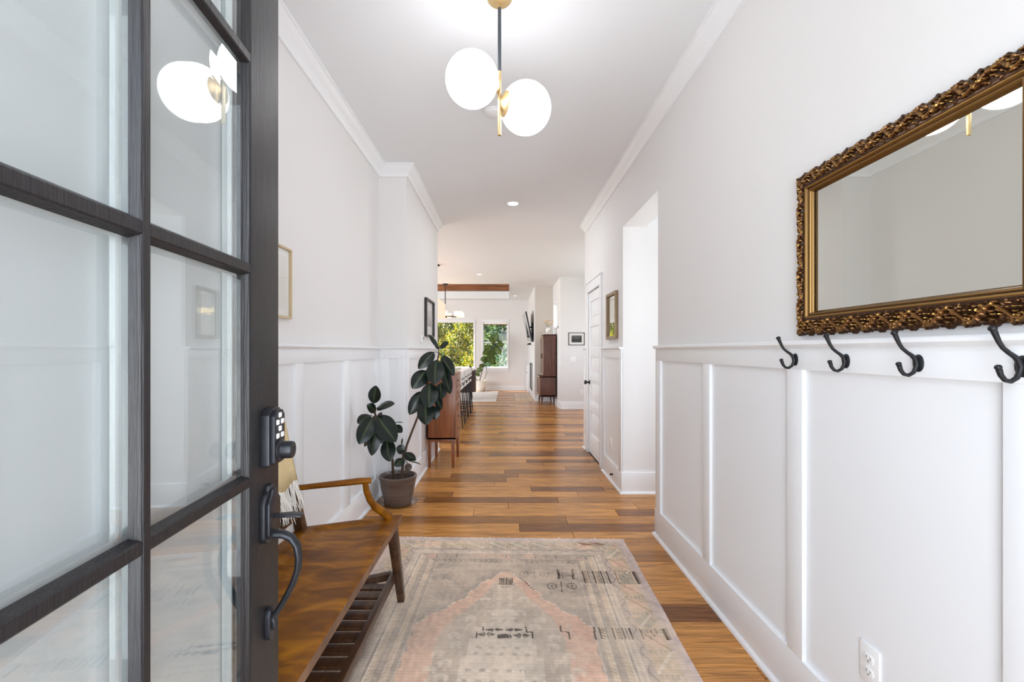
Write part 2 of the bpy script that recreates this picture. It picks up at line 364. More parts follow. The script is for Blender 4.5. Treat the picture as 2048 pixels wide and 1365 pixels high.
for k in range(-23, 78):
    y0 = 3.267+PW*k; y1 = y0+PW
    if y0 >= FARY: break
    y1 = min(y1, FARY); ym = (y0+y1)/2
    if ym < YO0: xa, xb = XL, XR
    elif ym < YCOL: xa, xb = XL, 2.88
    elif ym < YO1: xa, xb = XL2, 2.88
    elif ym < YLE: xa, xb = XL2, XR
    elif ym < PICY: xa, xb = XWEST, XEAST
    elif ym < NICHEY: xa, xb = XWEST, XS
    else: xa, xb = XWEST, XFP
    if k in FIXED: segs = FIXED[k]
    else:
        segs = []; x = xa-random.uniform(.2, 1.3)
        while x < xb:
            L_ = random.choice((.7, .95, 1.2, 1.45, 1.7)); t = random.choice((.12, .3, .45, .55, .6, .66, .7, .76, .84))
            segs.append((x, x+L_, t)); x += L_
    for a, b, t in segs:
        a = max(a, xa); b = min(b, xb)
        if b-a < .03: continue
        tone = plank_tone(t)
        if y0 < 8.6 and a < 1.35 and b > -1.25 and npl < 290:
            mb = MB(); cs = []; plank_geo(mb, a, b, y0, y1, cs, tone)
            mb.build('plank', FLOORM, floor, fix=False, col=np.array(cs)); npl += 1
        else: plank_geo(rest, a, b, y0, y1, restc, tone)
rest.build('distant_planks', FLOORM, floor, fix=False, col=np.array(restc), kind='stuff')

# ------------------------------------------------------------------ crown, wainscot, baseboards
crown_prof = [(0, CEILZ), (.082, CEILZ), (.082, CEILZ-.014), (.072, CEILZ-.018), (.064, CEILZ-.032), (.048, CEILZ-.048), (.030, CEILZ-.062), (.020, CEILZ-.076), (.016, CEILZ-.084), (.016, CEILZ-.098), (0, CEILZ-.098)]
MB().plan_sweep([(XL, YF), (XL, YCOL), (XL2, YCOL), (XL2, YLE)], crown_prof).build('crown_moulding', TRIM, wall_left, smooth=25)
MB().plan_sweep([(XR, YRE-.06), (XR, YF)], crown_prof).build('crown_moulding', TRIM, wall_right, smooth=25)
base_prof = [(0, 0), (.018, 0), (.018, .19), (0, .19)]
shoe_prof = [(.018, 0), (.034, 0), (.033, .008), (.029, .015), (.023, .019), (.018, .020)]
cap_prof = [(0, 1.312), (.024, 1.312), (.030, 1.316), (.038, 1.322), (.038, 1.332), (.034, 1.336), (0, 1.336)]
gb_prof = [(0, 0), (.016, 0), (.016, .145), (.012, .152), (0, .152)]
gshoe = [(.016, 0), (.030, 0), (.028, .012), (.016, .018)]
ST = .018
def wainscot(wall, X, sgn, spans, rails, cap, base, name_extra=''):
    """Stiles, rail, cap and baseboard on a side wall; sgn is the direction from the wall into the room."""
    for a, b in spans: MB().box(X, X+sgn*ST, a, b, .19, 1.232).build('stile', TRIM, wall, bevel=.0015)
    for a, b in rails: MB().box(X, X+sgn*ST, a, b, 1.232, 1.313).build('top_rail', TRIM, wall, bevel=.0015)
    for path in cap: MB().plan_sweep(path, cap_prof).build('chair_rail', TRIM, wall, smooth=30)
    for path in base:
        MB().plan_sweep(path, base_prof).build('baseboard', TRIM, wall, bevel=.0015)
        MB().plan_sweep(path, shoe_prof).build('shoe_moulding', TRIM, wall, smooth=40)
PANEL = mat('wainscot_panel_paint', (236, 237, 239), .34, spec=.5)
def field(wall, x0, x1, y0, y1):
    MB().box(x0, x1, y0, y1, .02, 1.312).build('wainscot_panel', PANEL, wall)
# left wall, column, second left wall
PT = .003
for a, b in ((YF, .27), (.27, 1.03), (1.03, 1.79), (1.79, 2.48), (2.48, 3.23), (3.23, YCOL)): field(wall_left, XL, XL+PT, a, b)
field(wall_left, XL2, XL2+PT, YCOL, YLE); MB().box(XL, XL2, YCOL-PT, YCOL, .02, 1.312).build('wainscot_panel', PANEL, wall_left)
wainscot(wall_left, XL, 1, [(.19, .29), (.93, 1.03), (1.69, 1.79), (2.429, 2.532), (3.172, 3.295), (3.947, YCOL)], [(YF, YCOL)], [[(XL, YF), (XL, YCOL), (XL2, YCOL), (XL2, YLE)]], [[(XL, YF), (XL, YCOL), (XL2, YCOL), (XL2, YLE)]])
CY_ = YCOL
for a, b in ((XL+.018, -1.035), (-.957, XL2)): MB().box(a, b, CY_-ST, CY_, .19, 1.232).build('stile', TRIM, wall_left, bevel=.0015)
MB().box(XL+.018, XL2, CY_-ST, CY_, 1.232, 1.313).build('top_rail', TRIM, wall_left, bevel=.0015)
for a, b in ((YCOL-.018, 4.17), (4.72, 4.82), (5.32, 5.42), (5.92, YLE)): MB().box(XL2, XL2+ST, a, b, .19, 1.232).build('stile', TRIM, wall_left, bevel=.0015)
MB().box(XL2, XL2+ST, YCOL-.018, YLE, 1.232, 1.313).build('top_rail', TRIM, wall_left, bevel=.0015)
# right wall
for a, b in ((YF, .93), (.93, 1.66), (1.66, 2.40), (2.40, YO0)): field(wall_right, XR-PT, XR, a, b)
field(wall_right, XR-PT, XR, YO1, 4.94)
wainscot(wall_right, XR, -1, [(.14, .23), (.883, .969), (1.623, 1.709), (2.357, 2.44), (3.106, YO0), (YO1, 4.235), (4.87, 4.945)],
         [(YF, YO0), (YO1, 4.945)], [[(XR, YO0), (XR, YF)], [(XR, 4.945), (XR, YO1)]],
         [[(XR+.14, YO0), (XR, YO0), (XR, YF)], [(XR, 4.945), (XR, YO1), (2.88, YO1)]])
MB().box(XR, XR-ST, 5.99, YRE, .19, 1.313).build('stile', TRIM, wall_right, bevel=.0015)
MB().plan_sweep([(XR, YRE), (XR, 5.96)], cap_prof).build('chair_rail', TRIM, wall_right, smooth=30)
MB().plan_sweep([(XR+.14, YRE), (XR, YRE), (XR, 5.96)], base_prof).build('baseboard', TRIM, wall_right, bevel=.0015)
MB().plan_sweep([(XR+.14, YRE), (XR, YRE), (XR, 5.96)], shoe_prof).build('shoe_moulding', TRIM, wall_right, smooth=40)
# great room baseboards
for wall, path in ((wall_far, [(XWEST, FARY), (XFP, FARY)]), (wall_beige, [(XFP+.02, NICHEY), (XS, NICHEY)]), (wall_niche, [(XS, NICHEY), (XS, PICY)]), (wall_picture, [(XS, PICY), (XEAST, PICY)])):
    MB().plan_sweep(path, gb_prof).build('baseboard', TRIM, wall, smooth=30); MB().plan_sweep(path, gshoe).build('shoe_moulding', TRIM, wall, smooth=40)

# closet door in the right wall: casing and a five-panel leaf
CW = .085
cs = MB().box(XR-.02, XR, DY0-CW, DY0, 0, DZ+.01).box(XR-.02, XR, DY1, DY1+CW, 0, DZ+.01)
cs.build('door_casing', TRIM, wall_right, bevel=.002)
MB().box(XR-.024, XR, DY0-CW, DY1+CW, DZ+.01, DZ+.12).box(XR-.036, XR, DY0-CW-.012, DY1+CW+.012, DZ+.12, DZ+.14).build('door_head_casing', TRIM, wall_right, bevel=.002)
cdoor = thing('door_2', 'white five-panel closet door with black knob in the right wall', 'door', (XR+.03, DY0, 0), kind='structure')
leaf = MB(); x0, x1 = XR+.002, XR+.037; g = .004
pz = [(.25, .545), (.66, .92), (1.02, 1.23), (1.33, 1.60), (1.69, 1.915)]
leaf.box(x0, x1, DY0+g, DY0+.10, .012, DZ).box(x0, x1, DY1-.10, DY1-g, .012, DZ)
zz = [.012]+[v for p in pz for v in p]+[DZ]
for i in range(0, 12, 2): leaf.box(x0, x1, DY0+.10, DY1-.10, zz[i], zz[i+1])
leaf.build('door_frame', TRIM, cdoor, bevel=.0015)
for a, b in pz:
    p = MB(); y0, y1 = DY0+.10, DY1-.10; i_ = .035
    p.hexa([(x0+.010,y0,a),(x0+.010,y1,a),(x0+.010,y1,b),(x0+.010,y0,b)][::-1] if False else [(x0+.014,y0,a),(x0+.03,y0,a),(x0+.03,y1,a),(x0+.014,y1,a)], [(x0+.014,y0,b),(x0+.03,y0,b),(x0+.03,y1,b),(x0+.014,y1,b)])
    p.box(x0+.008, x0+.03, y0+i_, y1-i_, a+i_, b-i_)
    p.build('panel', TRIM, cdoor, bevel=.003)
for z in (.27, 1.06, 1.80): MB().tube([(x0-.006, DY0+.004, z-.045), (x0-.006, DY0+.004, z+.045)], .007, 10).build('hinge', BLACK, cdoor, smooth=40)
kb = MB().lathe([(.0,0),(.027,0),(.027,.008),(.012,.012),(.010,.035),(.020,.040),(.027,.050),(.027,.062),(.018,.070),(0,.072)], 24, (x0, DY1-.06, .90), (-1,0,0))
kb.build('knob', BLACK, cdoor, smooth=40)

# windows of the far wall
def window(name, W_, label, meet=None, shade=False):
    t = thing(name, label, 'window', ((W_[0]+W_[1])/2, FARY, W_[2]), kind='structure'); x0, x1, z0, z1 = W_; c = .035
    f = MB(); d0, d1 = FARY+.03, FARY+.11; s = .03
    f.box(x0, x0+s, d0, d1, z0, z1).box(x1-s, x1, d0, d1, z0, z1).box(x0, x1, d0, d1, z0, z0+s).box(x0, x1, d0, d1, z1-s, z1)
    f.build('frame', TRIM, t, bevel=.002)
    k = MB().box(x0-c, x0+.004, FARY-.02, FARY, z0-.03, z1+.075).box(x1-.004, x1+c, FARY-.02, FARY, z0-.03, z1+.075).box(x0, x1, FARY-.02, FARY, z1-.004, z1+.075)
    k.box(x0-c-.015, x1+c+.015, FARY-.045, FARY+.03, z0-.035, z0-.005).box(x0-c, x1+c, FARY-.018, FARY, z0-.13, z0-.035)
    k.build('casing', TRIM, t, bevel=.002)
    if meet:
        MB().box(x0+s, x1-s, d0+.01, d1, meet-.02, meet+.02).build('meeting_rail', TRIM, t, bevel=.002)
        for a, b in ((z0+s, meet-.02), (meet+.02, z1-s)): MB().box(x0+s, x1-s, FARY+.07, FARY+.076, a, b).build('pane', GLASS, t)
    else: MB().box(x0+s, x1-s, FARY+.07, FARY+.076, z0+s, z1-s).build('pane', GLASS, t)
    if shade:
        sh = mat('roller_shade', (244, 243, 240), .8)
        MB().box(x0+.01, x1-.01, FARY+.012, FARY+.018, 2.165, z1).build('roller_shade', sh, t)
        MB().tube([(x0+.01, FARY+.015, 2.163), (x1-.01, FARY+.015, 2.163)], .011, 10).build('shade_hem_bar', BEAMWOOD, t, label='brown hem bar of the white roller shade')
    return t
window('window_1', WA, 'large picture window on a sunlit yellow-green hedge')
window('window_2', WB_, 'narrow sash window with a half-raised white roller shade', 1.58, True)
t = thing('window_3', 'small high window in the white wall above the hutch', 'window', (XS, SW[0], SW[2]), kind='structure')
k = MB().box(XS-.018, XS, SW[0]-.05, SW[0]+.004, SW[2]-.05, SW[3]+.05).box(XS-.018, XS, SW[1]-.004, SW[1]+.05, SW[2]-.05, SW[3]+.05).box(XS-.018, XS, SW[0], SW[1], SW[3], SW[3]+.05).box(XS-.03, XS, SW[0]-.05, SW[1]+.05, SW[2]-.05, SW[2])
k.build('casing', TRIM, t, bevel=.002); MB().box(XS+.06, XS+.066, SW[0], SW[1], SW[2], SW[3]).build('pane', GLASS, t)
for nm, X, a, b, z0, z1, lab in (('window_4', XWEST-.06, 6.9, 12.3, .7, 2.4, 'wide unseen kitchen window added for daylight in the left outer wall'), ('window_5', XEAST+.06, 7.0, 9.4, .8, 2.4, 'unseen window added for daylight in the recess behind the right hallway wall'), ('window_6', 2.94, YO0+.05, YO1-.05, .85, 2.15, 'unseen window added for daylight at the end of the side passage')):  # unseen windows, put in to bring daylight into the rooms
    t = thing(nm, lab, 'window', (X, a, z0), kind='structure'); f = MB(); n = max(1, round((b-a)/.9))
    for i in range(n+1):
        y = a+(b-a)*i/n; f.box(X-.04, X+.04, max(a, y-.025), min(b, y+.025), z0, z1)
    f.box(X-.04, X+.04, a, b, z0, z0+.05).box(X-.04, X+.04, a, b, z1-.05, z1); f.build('frame', TRIM, t)
    for i in range(n): MB().box(X-.004, X+.004, a+(b-a)*i/n+.025, a+(b-a)*(i+1)/n-.025, z0+.05, z1-.05).build('pane', GLASS, t)
# ------------------------------------------------------------------ outside: ground, hedge, tree
GROUND = mat('garden_ground', (112, 116, 70), .9, noise=.6, nscale=3, rgb2=(92, 84, 58))
MB().box(-40, 40, 15.2, 60, -.5, -.15).build('ground_garden', GROUND, label='garden ground behind the house', cat='ground', kind='structure')
PAVE = mat('porch_concrete', (196, 194, 190), .8, noise=.4, nscale=6)
MB().box(-40, 40, -40, -.27, -.5, -.05).build('ground_porch', PAVE, label='pale concrete porch outside the front door', cat='ground', kind='structure')
for a, b, nm, lb in ((-40, XWEST-.13, 'ground_west', 'lawn west of the house'), (XEAST+.31, 40, 'ground_east', 'lawn east of the house')):
    MB().box(a, b, -.26, 15.19, -.5, -.15).build(nm, GROUND, label=lb, cat='ground', kind='structure')
LEAFM = attr_mat('hedge_leaves', .55, .35, translucent=.35)
BARK = mat('bark', (70, 56, 44), .9, bump=.4, bscale=20)

def leaf_cloud(n, cen, size, pal, upward=.35):
    """n folded leaves at points cen(n) with palette colours; returns an MB-like arrays pair."""
    c = cen(n); L_ = RNG.uniform(size[0], size[1], n); W_ = L_*RNG.uniform(.42, .6, n)
    d = RNG.normal(size=(n,3)); d[:,2] -= .3; d /= np.linalg.norm(d, axis=1)[:,None]
    nn = RNG.normal(size=(n,3)); nn[:,2] += upward; nn[:,1] -= .5
    nn -= d*np.sum(nn*d, axis=1)[:,None]; nn /= np.linalg.norm(nn, axis=1)[:,None]; s = np.cross(d, nn)
    a = c-d*L_[:,None]/2; b = c+d*L_[:,None]/2; l = c+s*W_[:,None]/2+nn*W_[:,None]*.18; r = c-s*W_[:,None]/2+nn*W_[:,None]*.18
    V = np.stack([a, r, b, l], axis=1).reshape(-1,3); k = np.arange(n)*4
    Fc = np.stack([np.stack([k,k+1,k+2],1), np.stack([k,k+2,k+3],1)], 1).reshape(-1,3)
    pal = np.array([lin(p) for p in pal]); ci = pal[RNG.integers(0, len(pal), n)]*RNG.uniform(.75, 1.2, (n,1))
    m = MB(); m.v = V.tolist(); m.f = Fc.tolist(); return m, np.repeat(ci, 4, axis=0)
def hedge_points(x0, x1, y, z1, lean):
    def f(n):
        x = RNG.uniform(x0, x1, n); z = RNG.uniform(-.1, z1, n)
        bump = .35*np.sin(x*2.1+z*1.3)+.25*np.sin(x*4.7-z*3.1+1)+.2*np.sin(x*9+z*7)
        yy = y+lean*z+bump*.6+np.abs(RNG.normal(0, .28, n))
        return np.stack([x, yy, z], 1)
    return f
h = thing('garden_hedge', 'tall sunlit yellow-green hedge seen through the large window', 'hedge', (-5, 19, -.15))
m_, c_ = leaf_cloud(60000, hedge_points(-9, -1.15, 17.3, 4.6, .85), (.08, .15), [(206,200,40), (226,214,60), (170,178,40), (128,146,36), (222,186,50), (84,108,30), (150,164,40), (50,74,24)])
m_.build('foliage', LEAFM, h, fix=False, col=c_, kind='stuff')
trk = MB()
for x in (-9, -7.4, -5.9, -4.4, -3.0, -1.8): trk.tube([(x, 18.6, -.2), (x+.1, 19.9, 2.0), (x, 21.6, 4.3)], [.09, .07, .03], 7)
trk.build('stem', BARK, h, kind='stuff')
h2 = thing('garden_shrub', 'blue-green leafy shrub seen through the narrow sash window', 'shrub', (0, 19.5, -.15))
m_, c_ = leaf_cloud(15000, hedge_points(-1.05, 1.5, 17.5, 4.6, .8), (.11, .2), [(90,136,104), (132,168,124), (66,106,80), (156,176,84), (108,136,56), (52,82,62), (176,196,160), (124,150,48)])
m_.build('foliage', LEAFM, h2, fix=False, col=c_, kind='stuff')
trk = MB()
for x in (-.6, .25, 1.1): trk.tube([(x, 18.6, -.2), (x+.1, 19.8, 1.8), (x-.05, 21.4, 4.2)], [.08, .06, .03], 7)
trk.build('stem', BARK, h2, kind='stuff')

# ------------------------------------------------------------------ front door (opened inwards)
HX = -.4436+.0865*.05
door = thing('door_1', 'charcoal front door with divided glass panes opened into the hallway', 'door', (HX, -.05, 0), math.atan2(1, -.0865), kind='structure')
DT = .045; DW = 1.080/.996+.05; GY0, GY1 = .0145, .0305
SX = lambda s: s+.05
s1 = (.9325, .9465)                     # inner edge of the latch stile at the glass and at the face
bars = (.589, 1.028, 1.470, 1.905); ZB, ZT = .165, 2.31; DH = 2.43
WHITEDOOR = mat('white_inner_door_paint', (233, 238, 238), .4)
def sticking(mb, a0, a1, faceA, faceB, run0, run1, vertical, y_face, y_glass):
    """A bar whose section narrows towards its face: wide (a0..a1) at the glass, narrow (faceA..faceB) at the face."""
    P = (lambda s, q, y: (s, y, q)) if vertical else (lambda s, q, y: (q, y, s))
    ym = y_face+(y_glass-y_face)*.45; k0, k1 = faceA+(a0-faceA)*.45, faceB+(a1-faceB)*.45
    sec = [(a0, y_glass), (k0, ym), (k0+(faceA-k0)*.3, y_face+(ym-y_face)*.35), (faceA, y_face), (faceB, y_face), (k1+(faceB-k1)*.3, y_face+(ym-y_face)*.35), (k1, ym), (a1, y_glass)]
    n = len(sec); vs = [P(s, run0, y) for s, y in sec]+[P(s, run1, y) for s, y in sec]
    mb.add(vs, [(i, (i+1) % n, n+(i+1) % n, n+i) for i in range(n)]+[tuple(range(n)), tuple(range(2*n-1, n-1, -1))])
    return mb
vb = [(SX(.6215), SX(.6525), SX(.6305), SX(.6435))]; step = .311
vb.append(tuple(v-step for v in vb[0]))
l_in, l_face = vb[1][0]-.272, vb[1][0]-.285
MB().box(SX(s1[1]), DW, 0, DT, 0, DH).build('latch_stile', DOORPAINT, door, world=False, bevel=.0015)
MB().box(0, l_face, 0, DT, 0, DH).build('hinge_stile', DOORPAINT, door, world=False, bevel=.0015)
MB().box(l_face, SX(s1[1]), 0, DT, 0, ZB-.012).build('bottom_rail', DOORPAINT, door, world=False, bevel=.0015)
MB().box(l_face, SX(s1[1]), 0, DT, ZT+.012, DH).build('top_rail', DOORPAINT, door, world=False, bevel=.0015)
sticking(MB(), SX(s1[0]), SX(s1[1])+.001, SX(s1[1]), SX(s1[1])+.001, ZB, ZT, True, 0.0, GY0).build('stop_bead', DOORPAINT, door, world=False, smooth=30)
sticking(MB(), l_face-.001, l_in, l_face-.001, l_face, ZB, ZT, True, 0.0, GY0).build('stop_bead', DOORPAINT, door, world=False, smooth=30)
for a0, a1, f0, f1 in vb:
    sticking(MB(), a0, a1, f0, f1, ZB, ZT, True, 0, GY0).build('upright_muntin', DOORPAINT, door, world=False, smooth=30)
    sticking(MB(), a0, a1, f0, f1, ZB, ZT, True, DT, GY1).build('inner_muntin', WHITEDOOR, door, world=False, smooth=30)
cols_ = [(l_in, vb[1][0]), (vb[1][1], vb[0][0]), (vb[0][1], SX(s1[0]))]
for z in bars:
    sticking(MB(), z-.0165, z+.0165, z-.0080, z+.0080, l_face, SX(s1[1]), False, .0008, GY0).build('cross_muntin', DOORPAINT, door, world=False, smooth=30)
    sticking(MB(), z-.0165, z+.0165, z-.0080, z+.0080, l_face, SX(s1[1]), False, DT-.0008, GY1).build('inner_muntin', WHITEDOOR, door, world=False, smooth=30)
for z, sg in ((ZB, -1), (ZT, 1)):
    sticking(MB(), min(z, z+sg*.013), max(z, z+sg*.013), min(z+sg*.012, z+sg*.013), max(z+sg*.012, z+sg*.013), l_face, SX(s1[1]), False, 0.0, GY0).build('stop_bead', DOORPAINT, door, world=False, smooth=30)
inn = MB().box(SX(s1[0])-.004, DW, DT, DT+.004, 0, DH).box(0, l_in+.004, DT, DT+.004, 0, DH).box(l_in, SX(s1[0]), DT, DT+.004, 0, ZB+.004).box(l_in, SX(s1[0]), DT, DT+.004, ZT-.004, DH)
inn.box(SX(s1[0])-.004, SX(s1[0]), GY1, DT, ZB, ZT).box(l_in, l_in+.004, GY1, DT, ZB, ZT)
inn.build('inner_face', WHITEDOOR, door, world=False, label='white painted inner face of the dark door')
BLIND = mat('white_blind_fabric', (236, 239, 241), .85, spec=.1)
MB().box(l_in-.03, SX(s1[0])+.03, DT+.010, DT+.014, ZB-.05, ZT+.05).build('privacy_blind', BLIND, door, world=False, label='plain white blind fixed behind the panes of the dark door')
for z in (ZB-.05, ZT+.05): MB().box(l_in-.04, SX(s1[0])+.04, DT+.004, DT+.022, z-.012, z+.012).build('blind_rail', WHITEDOOR, door, world=False, bevel=.002)
zs_ = [ZB]+[v for z in bars for v in (z-.0165, z+.0165)]+[ZT]
for a, b in cols_:
    for i in range(0, 10, 2): MB().box(a-.006, b+.006, GY0, GY1, zs_[i]-.006, zs_[i+1]+.006).build('pane', DOORGLASS, door, world=False)
for z in (.25, 1.19, 2.12): MB().tube([(0, DT+.008, z-.05), (0, DT+.008, z+.05)], .008, 10).build('hinge', BRONZE, door, world=False, smooth=40)
SXO = lambda s: s+.1      # lock and handle are laid out first, then set to their place and size on the stile
# keypad deadbolt
kp = MB(); w0, w1, z0, z1 = SXO(.854), SXO(.915), 1.080, 1.192
out = [(w0, z0+.004), (w0+.004, z0), (w1-.004, z0), (w1, z0+.004), (w1, z1-.014), (w1-.012, z1-.003), ((w0+w1)/2, z1), (w0+.012, z1-.003), (w0, z1-.014)]
kp.prism(out, 0, -.016, 'y'); kp.prism([(w0+.006+(x-w0)*(w1-w0-.012)/(w1-w0), z0+.004+(z-z0)*(z1-z0-.008)/(z1-z0)) for x, z in out], -.016, -.024, 'y')
kpo = kp.build('keypad_lock', BRONZE, door, world=False, bevel=.002)
xc = (w0+w1)/2
for dx, z in ((-.011, 1.137), (.011, 1.137), (0, 1.150), (-.011, 1.163), (.011, 1.163), (0, 1.176)):
    MB().box(xc+dx-.0055, xc+dx+.0055, -.0262, -.022, z-.0048, z+.0048).build('button', PLASTIC, kpo, world=False, bevel=.0018)
MB().lathe([(0,0),(.022,0),(.022,.004),(.017,.007),(.0165,.024),(.015,.027),(.006,.028),(.005,.0265),(0,.0265)], 28, (xc+.002, -.022, 1.108), (0,-1,0)).build('turn_knob', BRONZE, kpo, world=False, smooth=40)
# handle set
hp = MB(); a0, a1, z0, z1 = SXO(.851), SXO(.917), .935, 1.042
hp.prism([(a0, z0+.012), (a0+.012, z0), (a1-.012, z0), (a1, z0+.012), (a1, z1-.030), (a1-.010, z1-.014), (a1-.018, z1-.010), (a1-.022, z1), (a0+.022, z1), (a0+.018, z1-.010), (a0+.010, z1-.014), (a0, z1-.030)], 0, -.009, 'y')
hp.prism([(a0+.007, z0+.015), (a0+.015, z0+.007), (a1-.015, z0+.007), (a1-.007, z0+.015), (a1-.007, z1-.032), (a1-.020, z1-.018), (a1-.025, z1-.008), (a0+.025, z1-.008), (a0+.020, z1-.018), (a0+.007, z1-.032)], -.009, -.015, 'y')
hpo = hp.build('handle_plate', BRONZE, door, world=False, bevel=.0025)
xh = (a0+a1)/2
MB().bar((xh, -.012, .981), (xh, -.050, .983), .010, .024, .008, .005).bar((xh, -.048, .983), (xh, -.068, .980), .024, .020, .005, .004).build('thumb_latch', BRONZE, hpo, world=False, bevel=.002)
g_ = [(xh, -.012, .946), (xh, -.030, .945), (xh, -.046, .938), (xh, -.057, .922), (xh, -.061, .900), (xh, -.059, .876), (xh, -.050, .850), (xh, -.038, .826), (xh, -.026, .806), (xh, -.018, .794), (xh, -.013, .786)]
MB().tube(g_, [.012, .011, .0105, .0105, .010, .0095, .009, .0088, .0085, .0085, .009], 12, flat=.7).build('pull_grip', BRONZE, hpo, world=False, smooth=50)
fp = MB(); fp.prism([(xh-.014, .752), (xh-.006, .744), (xh+.006, .744), (xh+.014, .752), (xh+.014, .792), (xh+.008, .802), (xh, .806), (xh-.008, .802), (xh-.014, .792)], 0, -.010, 'y')
fp.tube([(xh, -.008, .792), (xh, -.013, .776), (xh, -.013, .762)], .006, 8); fp.build('foot_plate', BRONZE, hpo, world=False, bevel=.002)

for o in [kpo, hpo]+kids(kpo)+kids(hpo):
    for v in o.data.vertices:
        x, y, z = v.co; v.co = ((x-.1)*1.158+.05, y*1.12, 1.3-(1.3-z)*1.161)
# ------------------------------------------------------------------ wall-mounted small things (local frame: x along the wall, -y out of it)
RZ_RIGHT, RZ_LEFT, RZ_FACE = -PI/2, PI/2, 0
GREYP = mat('socket_slot', (120, 122, 124), .5)
def outlet(label, loc, rz, w_=.07, h_=.115):
    t = thing('wall_outlet', label, 'outlet', loc, rz, 'wall outlets')
    MB().box(-w_/2, w_/2, -.006, 0, -h_/2, h_/2).build('cover_plate', PLASTIC, t, world=False, bevel=.002)
    for dz in (.0195, -.0195):
        s = MB().prism([(.017*math.cos(a)*1.0, dz+max(-.0135, min(.0135, .017*math.sin(a)))) for a in [2*PI*k/20 for k in range(20)]], -.006, -.0085, 'y').build('socket', PLASTIC, t, world=False, bevel=.0006)
        MB().box(-.008, -.0055, -.0089, -.0080, dz-.001, dz+.007).box(.0055, .008, -.0089, -.0080, dz-.001, dz+.007).lathe([(0, 0), (.0028, 0), (.0028, .001), (0, .001)], 10, (0, -.0080, dz-.007), (0,-1,0)).build('slots', GREYP, s, world=False)
    MB().lathe([(0, 0), (.003, 0), (.002, .0012), (0, .0014)], 10, (0, -.006, 0), (0,-1,0)).build('screw', PLASTIC, t, world=False)
def switch(label, loc, rz, n=1):
    w_ = .07+.046*(n-1); t = thing('light_switch', label, 'switch', loc, rz, 'light switches')
    MB().box(-w_/2, w_/2, -.006, 0, -.0575, .0575).build('cover_plate', PLASTIC, t, world=False, bevel=.002)
    for i in range(n):
        x = (i-(n-1)/2)*.046; r = MB().box(x-.0055, x+.0055, -.0075, -.005, -.012, .012); r.hexa([(x-.004,-.016,.002),(x+.004,-.016,.002),(x+.004,-.006,-.004),(x-.004,-.006,-.004)], [(x-.004,-.017,.009),(x+.004,-.017,.009),(x+.004,-.006,.005),(x-.004,-.006,.005)])
        r.build('toggle', PLASTIC, t, world=False, bevel=.0008)
outlet('white outlet low on the right wainscot nearest the camera', (XR-PT, 1.335, .376), RZ_RIGHT)
outlet('white outlet on the wainscot panel beyond the right doorway', (XR-PT, 910*XR/(1223-CX), 1.3-(887-CY)/910*4.6), RZ_RIGHT)
outlet('white outlet low on the wall below the landscape picture', tuple(px(1162.3, 785.7, PICY)), RZ_FACE)
switch('double white switch plate under the landscape picture', tuple(px(1146.5, 719.2, PICY)), RZ_FACE, 2)
switch('white switch plate half hidden behind the closet door casing', tuple(px(1170.5, 719.2, PICY)), RZ_FACE, 1)
switch('narrow white switch plate on wainscot beside the right doorway', (XR-PT, 4.30, 1.10), RZ_RIGHT, 1)
switch('white switch plate on the wall edge beside the hutch', (XS, 10.47, 1.02), RZ_RIGHT, 1)
t = thing('thermostat', 'small white thermostat on left wall below the black picture frame', 'thermostat', (XL2, 4.82, 1.425), RZ_LEFT)
MB().box(-.055, .055, -.008, 0, -.042, .042).build('back_plate', PLASTIC, t, world=False, bevel=.003)
MB().box(-.048, .048, -.024, -.008, -.036, .036).build('housing', PLASTIC, t, world=False, bevel=.004)
MB().box(-.028, .028, -.0245, -.023, -.008, .024).build('display', GREYP, t, world=False)
t = thing('door_stop', 'small dark door stop peg on the right baseboard', 'door stop', (XR-ST, 4.47, .085), RZ_RIGHT)
MB().lathe([(0,0),(.012,0),(.012,.004),(.006,.006),(.006,.014)], 14, (0,0,0), (0,-1,0)).build('peg', BLACK, t, world=False, smooth=40)
MB().lathe([(.006,0),(.010,0),(.010,.012),(0,.013)], 14, (0,-.014,0), (0,-1,0)).build('rubber_tip', mat('dark_rubber', (40, 40, 40), .8), t, world=False, smooth=40)

# coat hooks on the right wainscot rail
def coat_hook(label, y):
    t = thing('coat_hook', label, 'hook', (XR-ST, y, 1.268), RZ_RIGHT, 'black coat hooks under the gold mirror')
    MB().lathe([(0,0),(.0165,0),(.0165,.002),(.014,.0045),(.006,.006),(0,.0062)], 28).build('back_plate', BLACK, t, world=False, smooth=40)
    pl = kids(t)[-1]; me = pl.data
    for v in me.vertices:                                   # oval plate standing on the wall
        x, y_, z = v.co; v.co = (x*.92, -z, y_*1.36)
    up = [(0,-.004,-.004), (0,-.010,.012), (0,-.018,.020), (0,-.030,.028), (0,-.042,.038), (0,-.050,.050), (0,-.056,.063), (0,-.061,.074)]
    MB().tube(up, [.0065,.0058,.005,.0045,.0044,.0046,.0052,.0058], 10).lathe([(0,-.007),(.005,-.0055),(.0078,-.001),(.0075,.003),(.004,.0062),(0,.007)], 14, (0,-.0625,.0775), (0,-.4,1)).build('upper_prong', BLACK, t, world=False, smooth=50)
    lo = [(0,-.004,.002), (0,-.007,-.012), (0,-.014,-.024), (0,-.026,-.031), (0,-.038,-.028), (0,-.046,-.018), (0,-.050,-.006)]
    MB().tube(lo, [.0065,.0055,.005,.0047,.0047,.005,.0056], 10).lathe([(0,-.006),(.005,-.004),(.0068,0),(.005,.004),(0,.006)], 14, (0,-.0515,-.002), (0,-.3,1)).build('lower_prong', BLACK, t, world=False, smooth=50)
    for dx in (-.008, .008): MB().lathe([(0,0),(.0025,0),(.0018,.0012),(0,.0014)], 10, (dx, -.0042, .003), (0,-1,0)).build('screw', BRONZE, t, world=False)
